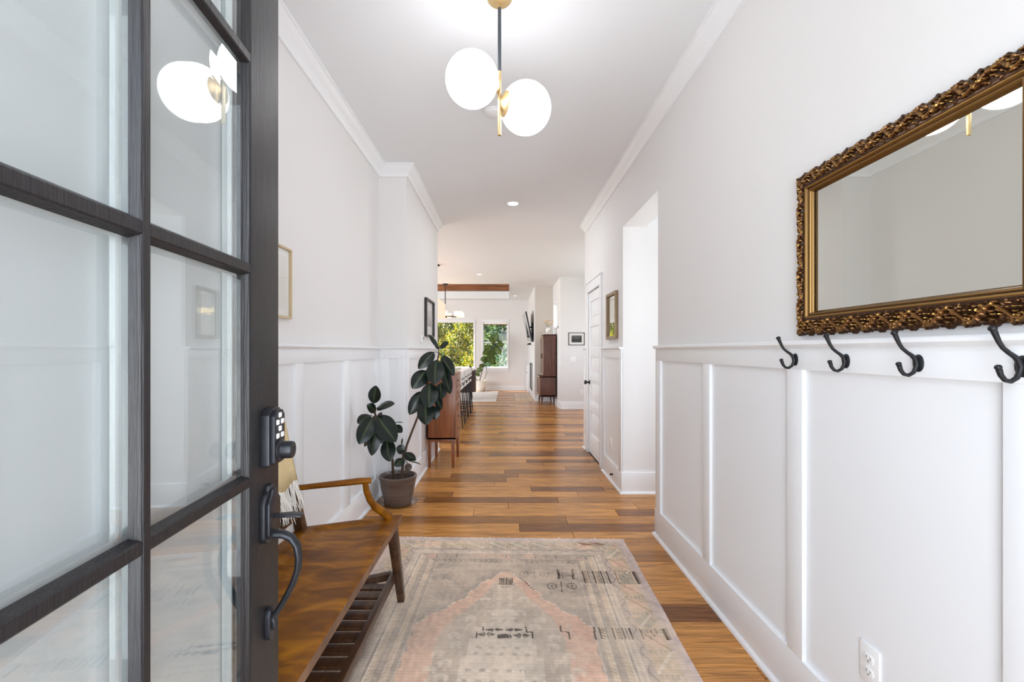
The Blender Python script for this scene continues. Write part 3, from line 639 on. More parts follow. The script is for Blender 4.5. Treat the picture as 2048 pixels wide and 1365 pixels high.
coat_hook('black coat hook farthest down the rail, below the left end of the gold mirror', 1.659)
coat_hook('second black coat hook from the far end of the rail', 1.412)
coat_hook('third black coat hook from the far end, below the middle of the mirror', 1.165)
coat_hook('nearest black coat hook, cut by the right edge of the photo', .930)

# ------------------------------------------------------------------ gilt mirror on the right wall
def gilt():
    m = attr_mat('antique_gilt', .24, .5); N = m.node_tree.nodes; p = N['Principled BSDF']
    p.inputs['Metallic'].default_value = .7; p.inputs['Roughness'].default_value = .26
    return m
GILT = gilt()
MIRW, MIRH, BAND = .795, .572, .080
mir = thing('gilt_wall_mirror', 'rectangular mirror in an ornate carved gold frame above the coat hooks', 'mirror', (XR, 1.256, 1.643), RZ_RIGHT)
strokes = []
def stroke(pts, r0, r1, hgt=1.0):
    n = max(3, int(sum(math.dist(a_, b_) for a_, b_ in zip(pts, pts[1:]))/.0016)); P = np.array(pts, float); seg = np.linspace(0, len(P)-1, n); i = np.minimum(seg.astype(int), len(P)-2); f = (seg-i)[:,None]
    q = P[i]*(1-f)+P[i+1]*f; strokes.append((q, np.linspace(r0, r1, n), hgt))
PER = .106; QW = .056
crng = random.Random(11)
stroke([(0,.026),(.012,.014),(.027,.009),(.040,.016),(.053,.027),(.066,.038),(.080,.043),(.094,.038),(.106,.026)], .0040, .0040, .8)
for x0, y0, dx, dy in ((.027,.009,1,-.1), (.040,.016,1,-.35), (.053,.027,1,-.4), (.066,.038,.9,-.55), (.012,.014,1,.45), (.080,.043,1,.25), (.066,.038,-1,.35), (.053,.027,-1,.5), (.040,.016,-1,.55), (.012,.014,-.8,-.5), (.094,.038,.8,-.7), (.027,.009,-.9,.8)):
    l_ = crng.uniform(.011, .018); k = crng.choice((-1, 1))*.3
    stroke([(x0,y0), (x0+dx*l_*.5-dy*l_*k, y0+dy*l_*.5+dx*l_*k), (x0+dx*l_, y0+dy*l_+k*.004)], .0034, .0013, crng.uniform(.75, 1))
for k in range(46):
    x0, y0, a_ = crng.uniform(0, PER), crng.uniform(.004, .049), crng.uniform(0, 2*PI); l_ = crng.uniform(.004, .010)
    stroke([(x0,y0), (x0+l_*.5*math.cos(a_)+.001, y0+l_*.5*math.sin(a_)), (x0+l_*math.cos(a_+.5), min(.050, max(.002, y0+l_*math.sin(a_+.5))))], .0024, .0011, crng.uniform(.35, .7))
for k in range(16):
    c0 = (crng.uniform(0, PER), crng.uniform(.006, .047)); stroke([c0, (c0[0]+.0006, c0[1])], .0026, .0026, 1.05)
def carve(u, q):
    """Height 0..1 of the carving at distance u along the frame and q across its ornate band."""
    k = np.floor(u/PER); uu = u-k*PER; h_ = np.zeros_like(u)
    for sh in (-PER, 0, PER):
        for P, r, hg in strokes:
            for (a, b), rr in list(zip(P, r))[::1 if len(P) > 2 else 1]:
                d2 = ((uu+sh-a)**2+(q-b)**2)/rr**2
                h_ = np.maximum(h_, hg*np.sqrt(np.maximum(0, 1-d2)))
    return h_
prof_t = np.concatenate([np.linspace(0, QW, 34), [QW+.001, QW+.003, QW+.005, QW+.0065, QW+.009, QW+.0105, QW+.012, QW+.015, QW+.0185, QW+.0195, BAND-.004, BAND]])
inner_h = [.026, .0275, .0275, .026, .021, .0195, .0205, .0205, .017, .012, .010, .006]
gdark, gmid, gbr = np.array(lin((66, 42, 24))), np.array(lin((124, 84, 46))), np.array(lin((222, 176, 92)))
corners = [(-MIRW/2, -MIRH/2), (MIRW/2, -MIRH/2), (MIRW/2, MIRH/2), (-MIRW/2, MIRH/2)]
for i in range(4):
    A, B = np.array(corners[i]), np.array(corners[(i+1) % 4]); Ld = np.linalg.norm(B-A); d = (B-A)/Ld; n_in = np.array((-d[1], d[0]))
    nL = int(Ld/.0020); per = Ld/max(1, round(Ld/PER)); a = np.linspace(0, 1, nL+1)
    T, AA = np.meshgrid(prof_t, a, indexing='ij'); along = T+(Ld-2*T)*AA; scale = PER/per
    orn = T <= QW; q = np.where(orn, T, QW)
    Hc = carve(along*scale, q)*np.where(orn, 1, 0)
    basep = .012+.016*np.sin(np.clip(q/QW, 0, 1)*PI*.62)
    ih = np.interp(T, prof_t[34:], inner_h); Hh = np.where(orn, basep+.0085*Hc-.003*(1-Hc)*np.sin(np.clip(q/QW, 0, 1)*PI), ih)
    edge = np.where(T < .012, (1-T/.012)*(.0035*np.sin(along*scale/PER*4*PI)+.002*np.sin(along*scale/PER*10*PI)), 0)
    X = A[0]+d[0]*along+n_in[0]*(T-edge); Z = A[1]+d[1]*along+n_in[1]*(T-edge)
    rows = [[(X[r,c], -Hh[r,c], Z[r,c]) for c in range(nL+1)] for r in range(len(prof_t))]
    back = [[(X[0,c], 0, Z[0,c]) for c in range(nL+1)]]
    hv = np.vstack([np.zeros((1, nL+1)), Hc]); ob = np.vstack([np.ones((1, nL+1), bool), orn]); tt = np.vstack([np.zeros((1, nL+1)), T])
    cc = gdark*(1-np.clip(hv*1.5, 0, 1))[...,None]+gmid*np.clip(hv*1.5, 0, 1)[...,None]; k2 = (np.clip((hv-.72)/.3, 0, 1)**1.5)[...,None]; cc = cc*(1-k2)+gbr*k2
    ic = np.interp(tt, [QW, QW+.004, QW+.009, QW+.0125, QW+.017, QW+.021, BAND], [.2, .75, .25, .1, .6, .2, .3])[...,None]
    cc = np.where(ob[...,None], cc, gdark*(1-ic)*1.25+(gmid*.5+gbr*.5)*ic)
    mb = MB(); mb.grid(back+rows)
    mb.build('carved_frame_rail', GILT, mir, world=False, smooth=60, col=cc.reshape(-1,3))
MIRROR = mat('old_mirror', (214, 215, 208), .015, metal=1.0)
gx, gz = MIRW/2-BAND+.003, MIRH/2-BAND+.003
MB().box(-gx, gx, -.0045, -.001, -gz, gz).build('mirror_glass', MIRROR, mir, world=False)

# ------------------------------------------------------------------ framed pictures
def print_mat(name, seed, tone):
    m = mat(name, (90, 90, 90), .6); N = m.node_tree.nodes; L = m.node_tree.links; p = N['Principled BSDF']
    tc = N.new('ShaderNodeTexCoord'); nz = N.new('ShaderNodeTexNoise'); nz.inputs['Scale'].default_value = 16; nz.inputs['Detail'].default_value = 7
    mp = N.new('ShaderNodeMapping'); mp.inputs['Location'].default_value = (seed, seed*2, 0); mp.inputs['Scale'].default_value = (.6, 1, 1.6)
    L.new(tc.outputs['Object'], mp.inputs[0]); L.new(mp.outputs[0], nz.inputs['Vector'])
    sx = N.new('ShaderNodeSeparateXYZ'); L.new(tc.outputs['Generated'], sx.inputs[0])
    ad = N.new('ShaderNodeMath'); ad.operation = 'MULTIPLY_ADD'; ad.inputs[1].default_value = .55; L.new(sx.outputs['Z'], ad.inputs[0]); L.new(nz.outputs[0], ad.inputs[2])
    r = N.new('ShaderNodeValToRGB'); e = r.color_ramp.elements
    e[0].position = .55; e[0].color = (*lin(tone[0]), 1); e[1].position = 1.0; e[1].color = (*lin(tone[1]), 1); k = e.new(.74); k.color = (*lin(tone[2]), 1)
    L.new(ad.outputs[0], r.inputs[0]); L.new(r.outputs[0], p.inputs['Base Color']); return m
MATB = mat('picture_mount', (240, 238, 234), .8)
def picture(label, loc, rz, w_, h_, fw, fm, depth=.022, mount=0, pm=None, glazed=True, mirror=False, name='framed_picture', cat='picture'):
    t = thing(name, label, cat, loc, rz); x, z = w_/2, h_/2
    f = MB().prism([(-x,-z),(x,-z),(x-fw,-z+fw),(-x+fw,-z+fw)], 0, -depth, 'y').prism([(x,-z),(x,z),(x-fw,z-fw),(x-fw,-z+fw)], 0, -depth, 'y')
    f.prism([(x,z),(-x,z),(-x+fw,z-fw),(x-fw,z-fw)], 0, -depth, 'y').prism([(-x,z),(-x,-z),(-x+fw,-z+fw),(-x+fw,z-fw)], 0, -depth, 'y')
    f.build('frame', fm, t, world=False, bevel=.0015)
    xi, zi = x-fw, z-fw
    if mirror: MB().box(-xi, xi, -.010, -.002, -zi, zi).build('mirror_glass', MIRROR, t, world=False); return t
    MB().box(-xi, xi, -.006, -.001, -zi, zi).build('mount', MATB, t, world=False)
    if pm: MB().box(-xi+mount, xi-mount, -.0075, -.006, -zi+mount, zi-mount).build('print', pm, t, world=False)
    if glazed: MB().box(-xi, xi, -.013, -.011, -zi, zi).build('glazing', GLASS, t, world=False)
    return t
BLKFRAME = mat('black_frame', (36, 30, 28), .4); GOLDFRAME = mat('pale_gold_frame', (206, 186, 150), .4, metal=.3)
OLDGOLD = mat('weathered_gold_frame', (150, 126, 96), .45, metal=.3, noise=.5, nscale=30, rgb2=(112, 88, 62))
picture('black framed grey photograph with wide white mount on the left wall', (XL2, 5.29, 1.675), RZ_LEFT, .56, .43, .022, BLKFRAME, .03, .10, print_mat('grey_print', 1.3, ((60,60,58), (205,203,198), (140,138,132))))
picture('pale gold framed white print half hidden by the open front door', (XL, 2.13, 1.648), RZ_LEFT, .52, .365, .012, GOLDFRAME, .02, .035, mat('pale_print', (236, 233, 226), .7, noise=.3, nscale=5, rgb2=(214, 210, 200)))
picture('small dark framed landscape photograph on the wall end beyond the hallway', tuple(px(1153.2, 678.3, PICY)), RZ_FACE, .36, .285, .013, mat('dark_wood_frame', (72, 58, 50), .4), .02, .052, print_mat('landscape_print', 4.1, ((24,23,23), (92,90,88), (48,46,45))))
yA, yB = 910*(XR-.02)/(1232-CX), 910*(XR-.02)/(1213-CX)
picture('small wall mirror in a weathered gold frame beside the closet door', (XR, (yA+yB)/2, 1.3+(702-632.5)/910*(yA+yB)/2), RZ_RIGHT, yB-yA, .462, .030, OLDGOLD, .028, mirror=True, name='wall_mirror', cat='mirror')

# ------------------------------------------------------------------ pendant, ceiling fixtures
PX, PY = -.0246, 2.13
pen = thing('pendant_light', 'brass pendant with two white glass globes hanging from hallway ceiling', 'pendant light', (PX, PY, CEILZ))
MB().lathe([(0,CEILZ-.030),(.030,CEILZ-.029),(.050,CEILZ-.024),(.058,CEILZ-.014),(.059,CEILZ)], 40, (PX,PY,0)).build('canopy', BRASS, pen, smooth=50)
MB().tube([(PX,PY,CEILZ-.03),(PX,PY,CEILZ-.06)], .0045, 12).tube([(PX,PY,CEILZ-.028),(PX,PY,CEILZ-.042)], .0075, 12).build('stem_collar', BRASS, pen, smooth=50)
MB().tube([(PX,PY,CEILZ-.055),(PX,PY,2.605)], .0082, 16).build('upper_rod', GREYBLACK, pen, smooth=50)
MB().tube([(PX,PY,2.608),(PX,PY,2.309)], .0088, 16).build('lower_rod', BRASS, pen, smooth=50)
GR = .121
AXP = Vector((.93, .37, 0)).normalized()
for sgn, dz in ((-1, 2.540), (1, 2.462)):
    ax = AXP*sgn; c = (PX+ax.x*(GR+.0135), PY+ax.y*(GR+.0135), dz)
    def gp(n=26, k0=.10):
        return [(GR*math.sin(a), -GR*math.cos(a)) for a in [k0+(PI-k0)*i/n for i in range(n+1)]]
    MB().lathe(gp(), 48, c, ax).build('globe', GLOBE, pen, smooth=60)
    MB().lathe([(0,-GR-.012),(.012,-GR-.011),(.026,-GR-.006),(.044,-GR+.004),(.057,-GR+.0125),(.0585,-GR+.0145),(.056,-GR+.016)], 36, c, ax).tube([(PX,PY,dz),(PX+ax.x*.012,PY+ax.y*.012,dz)], .006, 10).build('globe_cup', BRASS, pen, smooth=50)
t = thing('smoke_detector', 'flat white smoke detector on the ceiling behind the pendant', 'smoke detector', (-.075, 3.147, CEILZ))
MB().lathe([(0,CEILZ-.030),(.044,CEILZ-.029),(.054,CEILZ-.022),(.056,CEILZ-.012)], 32, (-.075,3.147,0)).build('housing', PLASTIC, t, smooth=40)
MB().lathe([(.056,CEILZ-.012),(.064,CEILZ-.010),(.064,CEILZ)], 32, (-.075,3.147,0)).build('base_ring', PLASTIC, t, smooth=40)
LAMP = mat('downlight_lens', (255, 252, 246), .4, emit=(244, 248, 255), estr=170)
LAMPOFF = mat('dim_downlight_lens', (252, 250, 246), .4, emit=(255, 250, 240), estr=1.0)
def downlight(label, x, y, on=True, r=.075):
    t = thing('recessed_downlight', label, 'ceiling light', (x, y, CEILZ), group='recessed downlights')
    MB().lathe([(r*.72,CEILZ-.004),(r*.80,CEILZ-.007),(r,CEILZ-.004),(r,CEILZ)], 32, (x,y,0)).build('trim_ring', PLASTIC, t, smooth=40)
    MB().lathe([(0,CEILZ-.005),(r*.72,CEILZ-.004)], 32, (x,y,0)).build('lens', LAMP if on else LAMPOFF, t)
a = px(1026, 407, 1); d_ = (CEILZ-1.3)/(a.z-1.3); downlight('bright round downlight in the hallway ceiling beyond the pendant', a.x*d_, d_)
for x_, y_, lb in ((959, 549, 'faint round downlight in the ceiling before the timber beam'), (1030, 592, 'faint round downlight beside the recessed ceiling tray')):
    a = px(x_, y_, 1); d_ = (CEILZ-1.3)/(a.z-1.3); downlight(lb, a.x*d_, d_, False, .07)
# ------------------------------------------------------------------ entry bench along the left wall
bench = thing('entry_bench', 'long brown wooden entry bench with arms and slatted shelf along the left wall', 'bench', (-.76, 1.75, 0))
FX, BX, SZ = -.534, -.985, .455
FY0, FY1, BY0, BY1 = 1.085, 2.365, 1.265, 2.185
def seat_pt(a, b):
    """a: 0 back .. 1 front, b: 0 near end .. 1 far end."""
    x = BX+(FX-BX)*a; y0 = BY0+(FY0-BY0)*a; y1 = BY1+(FY1-BY1)*a
    return x, y0+(y1-y0)*b
def sm(e0, e1, v):
    v = max(0, min(1, (v-e0)/(e1-e0))); return v*v*(3-2*v)
rows = []; nA, nB = 40, 90
for i in range(nA+1):
    r = []
    for j in range(nB+1):
        a, b = i/nA, j/nB; x, y = seat_pt(a, b); ea = a*(FX-BX); eb = min(b, 1-b)*1.25
        dip = .013*sm(.055, .105, ea)*sm(.030, .085, eb)*(1-.8*sm(.62, 1, a))
        edge = .004*(sm(.012, 0, FX-x)+sm(.010, 0, eb))
        r.append((x, y, SZ-dip-edge))
    rows.append(r)
sb = MB(); sb.grid(rows)
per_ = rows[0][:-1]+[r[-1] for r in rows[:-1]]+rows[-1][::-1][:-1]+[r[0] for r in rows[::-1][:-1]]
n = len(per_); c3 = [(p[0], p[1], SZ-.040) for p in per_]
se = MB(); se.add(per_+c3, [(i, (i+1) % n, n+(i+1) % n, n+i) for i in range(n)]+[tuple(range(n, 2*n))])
se.build('seat_edge', wood('bench_edge_painted_sheen', (84, 56, 38), (112, 78, 54), (140, 102, 72), .4, (3, 3, 3), 4), bench, smooth=35, label='bench seat edge with a greyer reflected sheen painted in')  # greyer edge colour stands in for light reflected off the seat edge
sb.build('seat', BENCHWOOD, bench, smooth=35)
for (tx, ty), (bx, by) in (((-.572, 2.305), (-.532, 2.343)), ((-.572, 1.148), (-.532, 1.110))):
    MB().bar((tx, ty, SZ-.038), (bx, by, .0130), .050, .034, .050, .034, up=(0,1,0)).build('leg', BENCHDARK, bench, bevel=.003)
for (tx, ty), (bx, by) in (((-.960, 2.12), (-1.045, 2.16)), ((-.960, 1.33), (-1.045, 1.29))):
    MB().bar((tx, ty, SZ-.038), (bx, by, .0), .048, .034, .048, .034, up=(0,1,0)).build('leg', BENCHDARK, bench, bevel=.003)
for y in (1.18, 2.27): MB().bar((-.585, y, .385), (-.955, y-.06*(1 if y > 1.75 else -1), .385), .022, None, .060, None).build('apron', BENCHDARK, bench, bevel=.002)
for x, y0, y1 in ((-.605, 1.18, 2.27), (-.945, 1.28, 2.15)): MB().box(x-.012, x+.012, y0, y1, .370, .416).build('apron', BENCHDARK, bench, bevel=.002)
# shelf: frame rails and separate slats
MB().bar((-.563, 1.125, .158), (-.563, 2.322, .158), .026, None, .036, None).build('shelf_rail', BENCHDARK, bench, bevel=.002)
MB().bar((-1.005, 1.305, .158), (-1.005, 2.145, .158), .026, None, .036, None).build('shelf_rail', BENCHDARK, bench, bevel=.002)
MB().bar((-.576, 2.31, .158), (-.992, 2.125, .158), .030, None, .036, None).build('shelf_rail', BENCHDARK, bench, bevel=.002)
MB().bar((-.576, 1.14, .158), (-.992, 1.325, .158), .030, None, .036, None).build('shelf_rail', BENCHDARK, bench, bevel=.002)
y = 2.195
while y > 1.225:
    xe = -.992 if 1.355 < y < 2.10 else -.84 if 1.285 < y < 2.17 else -.74
    MB().box(xe, -.576, y-.025, y+.025, .150, .164).build('shelf_slat', BENCHDARK, bench, bevel=.0015); y -= .0765
# back: leaning posts, crest rail, lower rail and spindles
def back_pt(z, y): return (-.962-(z-.44)*.150, y, z)
for y in (2.150, 1.30):
    sg = 1 if y > 1.75 else -1
    MB().bar(back_pt(.43, y+sg*.005), back_pt(.93, y-sg*.045), .042, .030, .048, .030, up=(0,1,0)).build('back_post', BENCHDARK, bench, bevel=.003)
cr = []
for k in range(25):
    s = k/24; y = 2.115-(2.115-1.335)*s; zt = .968+.018*math.sin(PI*s); b = back_pt(zt, y)
    cr.append([(b[0]+.016, y, zt-.088), (b[0]+.012, y, zt-.008), (b[0]+.004, y, zt), (b[0]-.008, y, zt), (b[0]-.014, y, zt-.008), (b[0]-.006, y, zt-.088)])
c_ = MB(); vs = [p for r in cr for p in r]; k6 = 6
c_.add(vs, [(i*6+j, i*6+(j+1) % 6, (i+1)*6+(j+1) % 6, (i+1)*6+j) for i in range(24) for j in range(6)]+[tuple(range(6)), tuple(24*6+j for j in range(5, -1, -1))])
c_.build('crest_rail', BENCHDARK, bench, smooth=30, bevel=.002)
MB().bar(back_pt(.53, 2.13), back_pt(.53, 1.32), .034, None, .020, None).build('back_rail', BENCHDARK, bench, bevel=.002)
for k in range(7):
    y = 2.02-k*.0905; MB().bar(back_pt(.535, y), back_pt(.90, y), .038, None, .012, None, up=(1,0,0)).build('back_slat', BENCHDARK, bench, bevel=.002)
# arms
for sg, ys in ((1, lambda y: y), (-1, lambda y: 3.45-y)):
    arm = [(-.965, ys(2.130), .658), (-.88, ys(2.148), .663), (-.78, ys(2.17), .668), (-.70, ys(2.195), .671), (-.648, ys(2.21), .670)]
    MB().tube(arm, [.020, .021, .023, .025, .022], 14, flat=.62, up=(0,0,1)).build('arm', BENCHWOOD, bench, smooth=40)
    sp = [(-.676, ys(2.205), .662), (-.674, ys(2.215), .62), (-.664, ys(2.235), .57), (-.645, ys(2.262), .525), (-.615, ys(2.288), .490), (-.588, ys(2.302), .462), (-.585, ys(2.303), .450)]
    MB().tube(sp, [.017, .018, .019, .021, .023, .025, .024], 12, flat=.8).build('arm_support', BENCHWOOD, bench, smooth=40)

# throw blanket over the far end of the bench back
def blanket_mat():
    m = mat('woven_throw', (226, 200, 140), .9, spec=.1); N = m.node_tree.nodes; L = m.node_tree.links; p = N['Principled BSDF']
    a = N.new('ShaderNodeAttribute'); a.attribute_name = 'col'
    s = N.new('ShaderNodeSeparateXYZ'); L.new(a.outputs['Vector'], s.inputs[0])
    def M(op, x, y=None, z=None):
        n = N.new('ShaderNodeMath'); n.operation = op
        for i, v in enumerate((x, y, z)):
            if v is None: continue
            if isinstance(v, (int, float)): n.inputs[i].default_value = v
            else: L.new(v, n.inputs[i])
        return n.outputs[0]
    u = M('MULTIPLY', s.outputs[0], 2*PI/.026); v = M('MULTIPLY', s.outputs[1], 2*PI/.026)
    d1 = M('COSINE', M('ADD', u, v)); d2 = M('COSINE', M('SUBTRACT', u, v)); q = M('ABSOLUTE', M('MULTIPLY', M('ADD', d1, d2), .5))
    ring = M('ABSOLUTE', M('SUBTRACT', q, .5)); r = M('MULTIPLY', ring, 2.2)
    mx = N.new('ShaderNodeMix'); mx.data_type = 'RGBA'; mx.inputs[6].default_value = (*lin((238, 226, 194)), 1); mx.inputs[7].default_value = (*lin((219, 190, 128)), 1)
    n_ = M('MINIMUM', r, 1.0); L.new(n_, mx.inputs[0]); L.new(mx.outputs[2], p.inputs['Base Color'])
    b = N.new('ShaderNodeBump'); b.inputs['Strength'].default_value = .3; b.inputs['Distance'].default_value = .003; L.new(q, b.inputs['Height']); L.new(b.outputs[0], p.inputs['Normal'])
    return m
thr = thing('throw_blanket', 'cream and mustard patterned throw with white fringe over the bench back', 'blanket', (-.98, 1.9, .6))
yb0, yb1 = 1.66, 2.085
pathz = [(.690, 0), (.76, 0), (.83, 0), (.89, 0), (.94, 0), (.975, 0), (1.000, .35), (1.004, .65), (.990, 1), (.94, 1), (.86, 1), (.78, 1)]
Pn = []; uv = []; NBk = 30
for k in range(NBk+1):
    y = yb0+(yb1-yb0)*k/NBk; row = []; L_ = 0; prev = None
    for z, side in pathz:
        b = back_pt(z, y); x = b[0]+.037-side*.070+.003*math.sin(y*31+z*9)+(.002*math.sin(y*70) if side < .5 else 0)
        yy = y+(.93-z)*.07*((k/NBk)) if side < .5 else y
        zz = z+.012*math.sin(k*.5) if z < .70 else z
        p = Vector((x, yy, zz)); L_ += (p-prev).length if prev else 0; prev = p; row.append(p); uv.append((y, L_, 0))
    Pn.append(row)
bl = MB(); bl.grid(Pn)
blo = bl.build('woven_cloth', blanket_mat(), thr, smooth=60, fix=False, col=np.array(uv))
sol = blo.modifiers.new('thickness', 'SOLIDIFY'); sol.thickness = .005; sol.offset = 0
FRINGE = mat('white_fringe', (244, 240, 232), .9)
fr = MB()
for k in range(120):
    s = random.random(); y = yb0+(yb1-yb0)*s; b0 = back_pt(.69, y); yy = y+.24*.07*s; z = .697+.012*math.sin(s*15)
    x = b0[0]+.037+random.uniform(0, .006); ln = random.uniform(.10, .145); dx = random.uniform(-.004, .04); dy = random.uniform(-.014, .006)
    fr.tube([(x, yy, z), (x+.004+dx*.3, yy+dy*.4, z-ln*.35), (x+.008+dx*.7, yy+dy*.4+random.uniform(-.006,.006), z-ln*.7), (x+.010+dx, yy+dy, z-ln)], [.0019,.0020,.0018,.0010], 5)
fr.build('fringe', FRINGE, thr, smooth=60, kind='stuff')

# ------------------------------------------------------------------ rug
RW, RL = 1.586, 2.45; rot = math.atan(.0279)
rug = thing('hall_rug', 'faded grey and pink antique wool rug on the floor in the foreground', 'rug', (.812-.793*math.cos(rot), 3.113+.793*math.sin(rot), 0), -rot)
NU, NV = 420, 560
U, V = np.meshgrid(np.linspace(-RW/2, RW/2, NU), np.linspace(0, RL, NV))      # V runs from the far end towards the camera
def smooth_noise(nx, ny, seed):
    g = np.random.default_rng(seed).random((ny+2, nx+2)); yy = np.linspace(0, ny, NV); xx = np.linspace(0, nx, NU)
    yi = yy.astype(int); xi = xx.astype(int); fy = (yy-yi)[:,None]; fx = (xx-xi)[None,:]; fy = fy*fy*(3-2*fy); fx = fx*fx*(3-2*fx)
    return (g[yi][:,xi]*(1-fx)+g[yi][:,xi+1]*fx)*(1-fy)+(g[yi+1][:,xi]*(1-fx)+g[yi+1][:,xi+1]*fx)*fy
C = lambda *c: np.array(lin(c))
GREY, DGREY, PINK, ROSE, CREAM, BLUE, DARK, MAUVE, BEIGE, BROWN = C(200,186,171), C(178,167,156), C(219,192,173), C(214,172,154), C(224,213,198), C(160,164,157), C(70,56,48), C(203,189,184), C(215,195,169), C(146,104,84)
img = np.zeros((NV, NU, 3)); img[:] = GREY
def put(mask, col, a=1.0):
    m = np.clip(np.asarray(mask, float)*a, 0, 1)[..., None]; img[:] = img*(1-m)+col*m
D = np.minimum(RW/2-np.abs(U), np.minimum(V, RL-V))
side = (RW/2-np.abs(U)) < np.minimum(V, RL-V)
along = np.where(side, V, U)
n8, n20, n60 = smooth_noise(8, 12, 1), smooth_noise(24, 36, 2), smooth_noise(90, 130, 3)
# field, arch
vq = np.array([.46, .50, .56, .62, .76, .86, .94, 1.0, 3]); aq = np.array([0, .03, .085, .135, .205, .29, .375, .415, .415])
A_ = np.interp(V, vq, aq)-.008*np.round(np.sin(V*60)); A_ = np.where(V < .47, 0, A_)
bq = np.interp(V, [.5, .6, .76, .94, 1.1, 1.4, 3], [0, .05, .13, .235, .285, .29, .29])+.02*(n20-.5)
put(D > .373, DGREY*.55+GREY*.45); put((np.abs(U) < A_), PINK); put((np.abs(U) < A_)*(n20 > .55), ROSE, .35); put((np.abs(U) < A_)*(n8 > .6)*(U > .1), ROSE, .5)
put((np.abs(U) < bq)*(V > .54), GREY*.92+CREAM*.08)
line = lambda d, t=.004: np.abs(d) < t
put(line(np.abs(U)-A_, .006)*(V > .47)*(V < 1.0)*(np.sin(V*210) > -.3), CREAM, .8)
col_w = np.select([V < .86, V < .98, V < 1.02, V < 1.10, V < 1.22, V < 1.38], [0, .055, .10, .13, .15, .175], .20)
put((np.abs(U-.003) < col_w)*(V > .86), CREAM, .72)
put((np.abs(np.abs(U)-.03) < .012)*(V > .62)*(V < .9), CREAM, .35)
for v0, w_ in ((.96, .05), (1.16, .10), (1.20, .11), (1.30, .13), (1.36, .14), (1.44, .15), (1.52, .16), (1.6, .16)):
    for u0 in np.arange(-w_, w_+.01, .055): put((((U-u0)/.013)**2+((V-v0)/.010)**2 < 1), DGREY, .7)
for u0 in (-.09, -.05, 0, .05, .09): put((np.abs(U-u0) < .004)*(V > 1.24)*(V < 1.42)*(np.sin(V*300) > -.5), CREAM*.9+GREY*.1)
# borders
band = lambda a, b: (D >= a)*(D < b)
put(band(0, .026), MAUVE); put(band(.026, .06), GREY*.5+MAUVE*.5); put(band(.06, .165), BEIGE*.65+GREY*.35)
blk = np.floor(along/.145); r_ = (np.sin(blk*12.9898+np.where(side, np.sign(U)*3, 7))*43758.5453) % 1; fx = (along/.145) % 1; fd = (D-.06)/.105
put(band(.06, .165)*(r_ < .35)*(np.abs(fx-.5)+np.abs(fd-.5)*.8 < .42), PINK, .8); put(band(.06, .165)*(r_ > .68)*(np.abs(fx-.5)+np.abs(fd-.5)*.8 < .42), BLUE, .42)
put(band(.06, .165)*(np.abs((fx-fd)) < .09)*(r_ > .3), CREAM, .75); put(band(.06, .165)*(np.abs((fx+fd-1)) < .05)*(r_ < .3), BROWN, .4)
put(band(.06, .165)*((fx < .055)+(np.abs(fx-.13) < .028) > 0)*(np.sin(D*300) > -.6), DGREY*.8, .7)
put(band(.165, .205), GREY*.75+MAUVE*.25); put(band(.165, .205)*(np.abs(D-.185-.012*np.sin(along*55)) < .0035), DGREY*.75, .7)
put(band(.205, .242), GREY*.8+CREAM*.2); put(band(.205, .242)*((np.abs(D-.207) < .003)+(np.abs(D-.240) < .003) > 0), CREAM, .8)
put(band(.209, .238)*(np.sin((along+D)*190)*np.sin((along-D)*190) > .15), CREAM, .55)
put(band(.242, .373), DGREY*.5+GREY*.5)
for a, b in ((.253, .285), (.318, .346)): put(band(a, b)*side, BEIGE*.5+GREY*.5); put(band(a, b)*(np.abs(D-a-.002) < .003), CREAM, .8); put(band(a, b)*side*(np.sin(along*260+D*150) > .2), CREAM, .45)
put(line(D-.371, .003), CREAM, .7)
far = (~side)*(V < RL/2)
put(far*band(.242, .325), DGREY*.35+GREY*.65); put(far*band(.25, .32)*(n20 > .62), ROSE, .35)
for u0 in np.arange(-.5, .51, .062): put(far*(D > .265)*(D < .305)*(np.abs(U-u0) < .003)*(np.abs(((U+.55)/.31) % 1-.5) < .3), DGREY*.55, .7)
put(far*band(.326, .366)*(np.sin(U*200+np.where(D > .346, 1.5, -1.5)*((D-.346)*120)) > .55), DGREY*.6, .55)
put(far*(line(D-.326, .0025)+line(D-.367, .0025) > 0), DGREY*.55, .6)
# small light motifs (pairs scattered in the field)
def R_(cx_, cy_):
    """Rug coordinates of a floor point given in photo pixels."""
    p = px(cx_, cy_, 1); k = CAMZ/(CAMZ-p.z); X, Y = p.x*k, p.y*k
    o = rug.location; dx, dy = X-o.x, Y-o.y; return dx*math.cos(rot)-dy*math.sin(rot), -(dx*math.sin(rot)+dy*math.cos(rot))
def rc(x, y): return R_(700+x/2.844, 1040+y/2.844)
for x, y in ((790,540),(970,540),(690,572),(1080,582),(690,618),(1050,622),(595,670),(1165,685),(605,722),(1155,738),(500,775),(1250,795),(540,827),(1200,830),(450,866),(1300,880),(515,912),(1240,915),(770,462),(990,464),(420,960),(1330,960)):
    u0, v0 = rc(x, y); e = ((U-u0)/.030)**2+((V-v0)/.026)**2
    put((e < 1)*(V < v0+.006), CREAM*1.03, .55); put((np.abs(np.abs(U-u0)-.019) < .007)*(np.abs(V-v0-.014) < .010), CREAM*1.03, .5); put((e < .16)*(V < v0), GREY, .5)
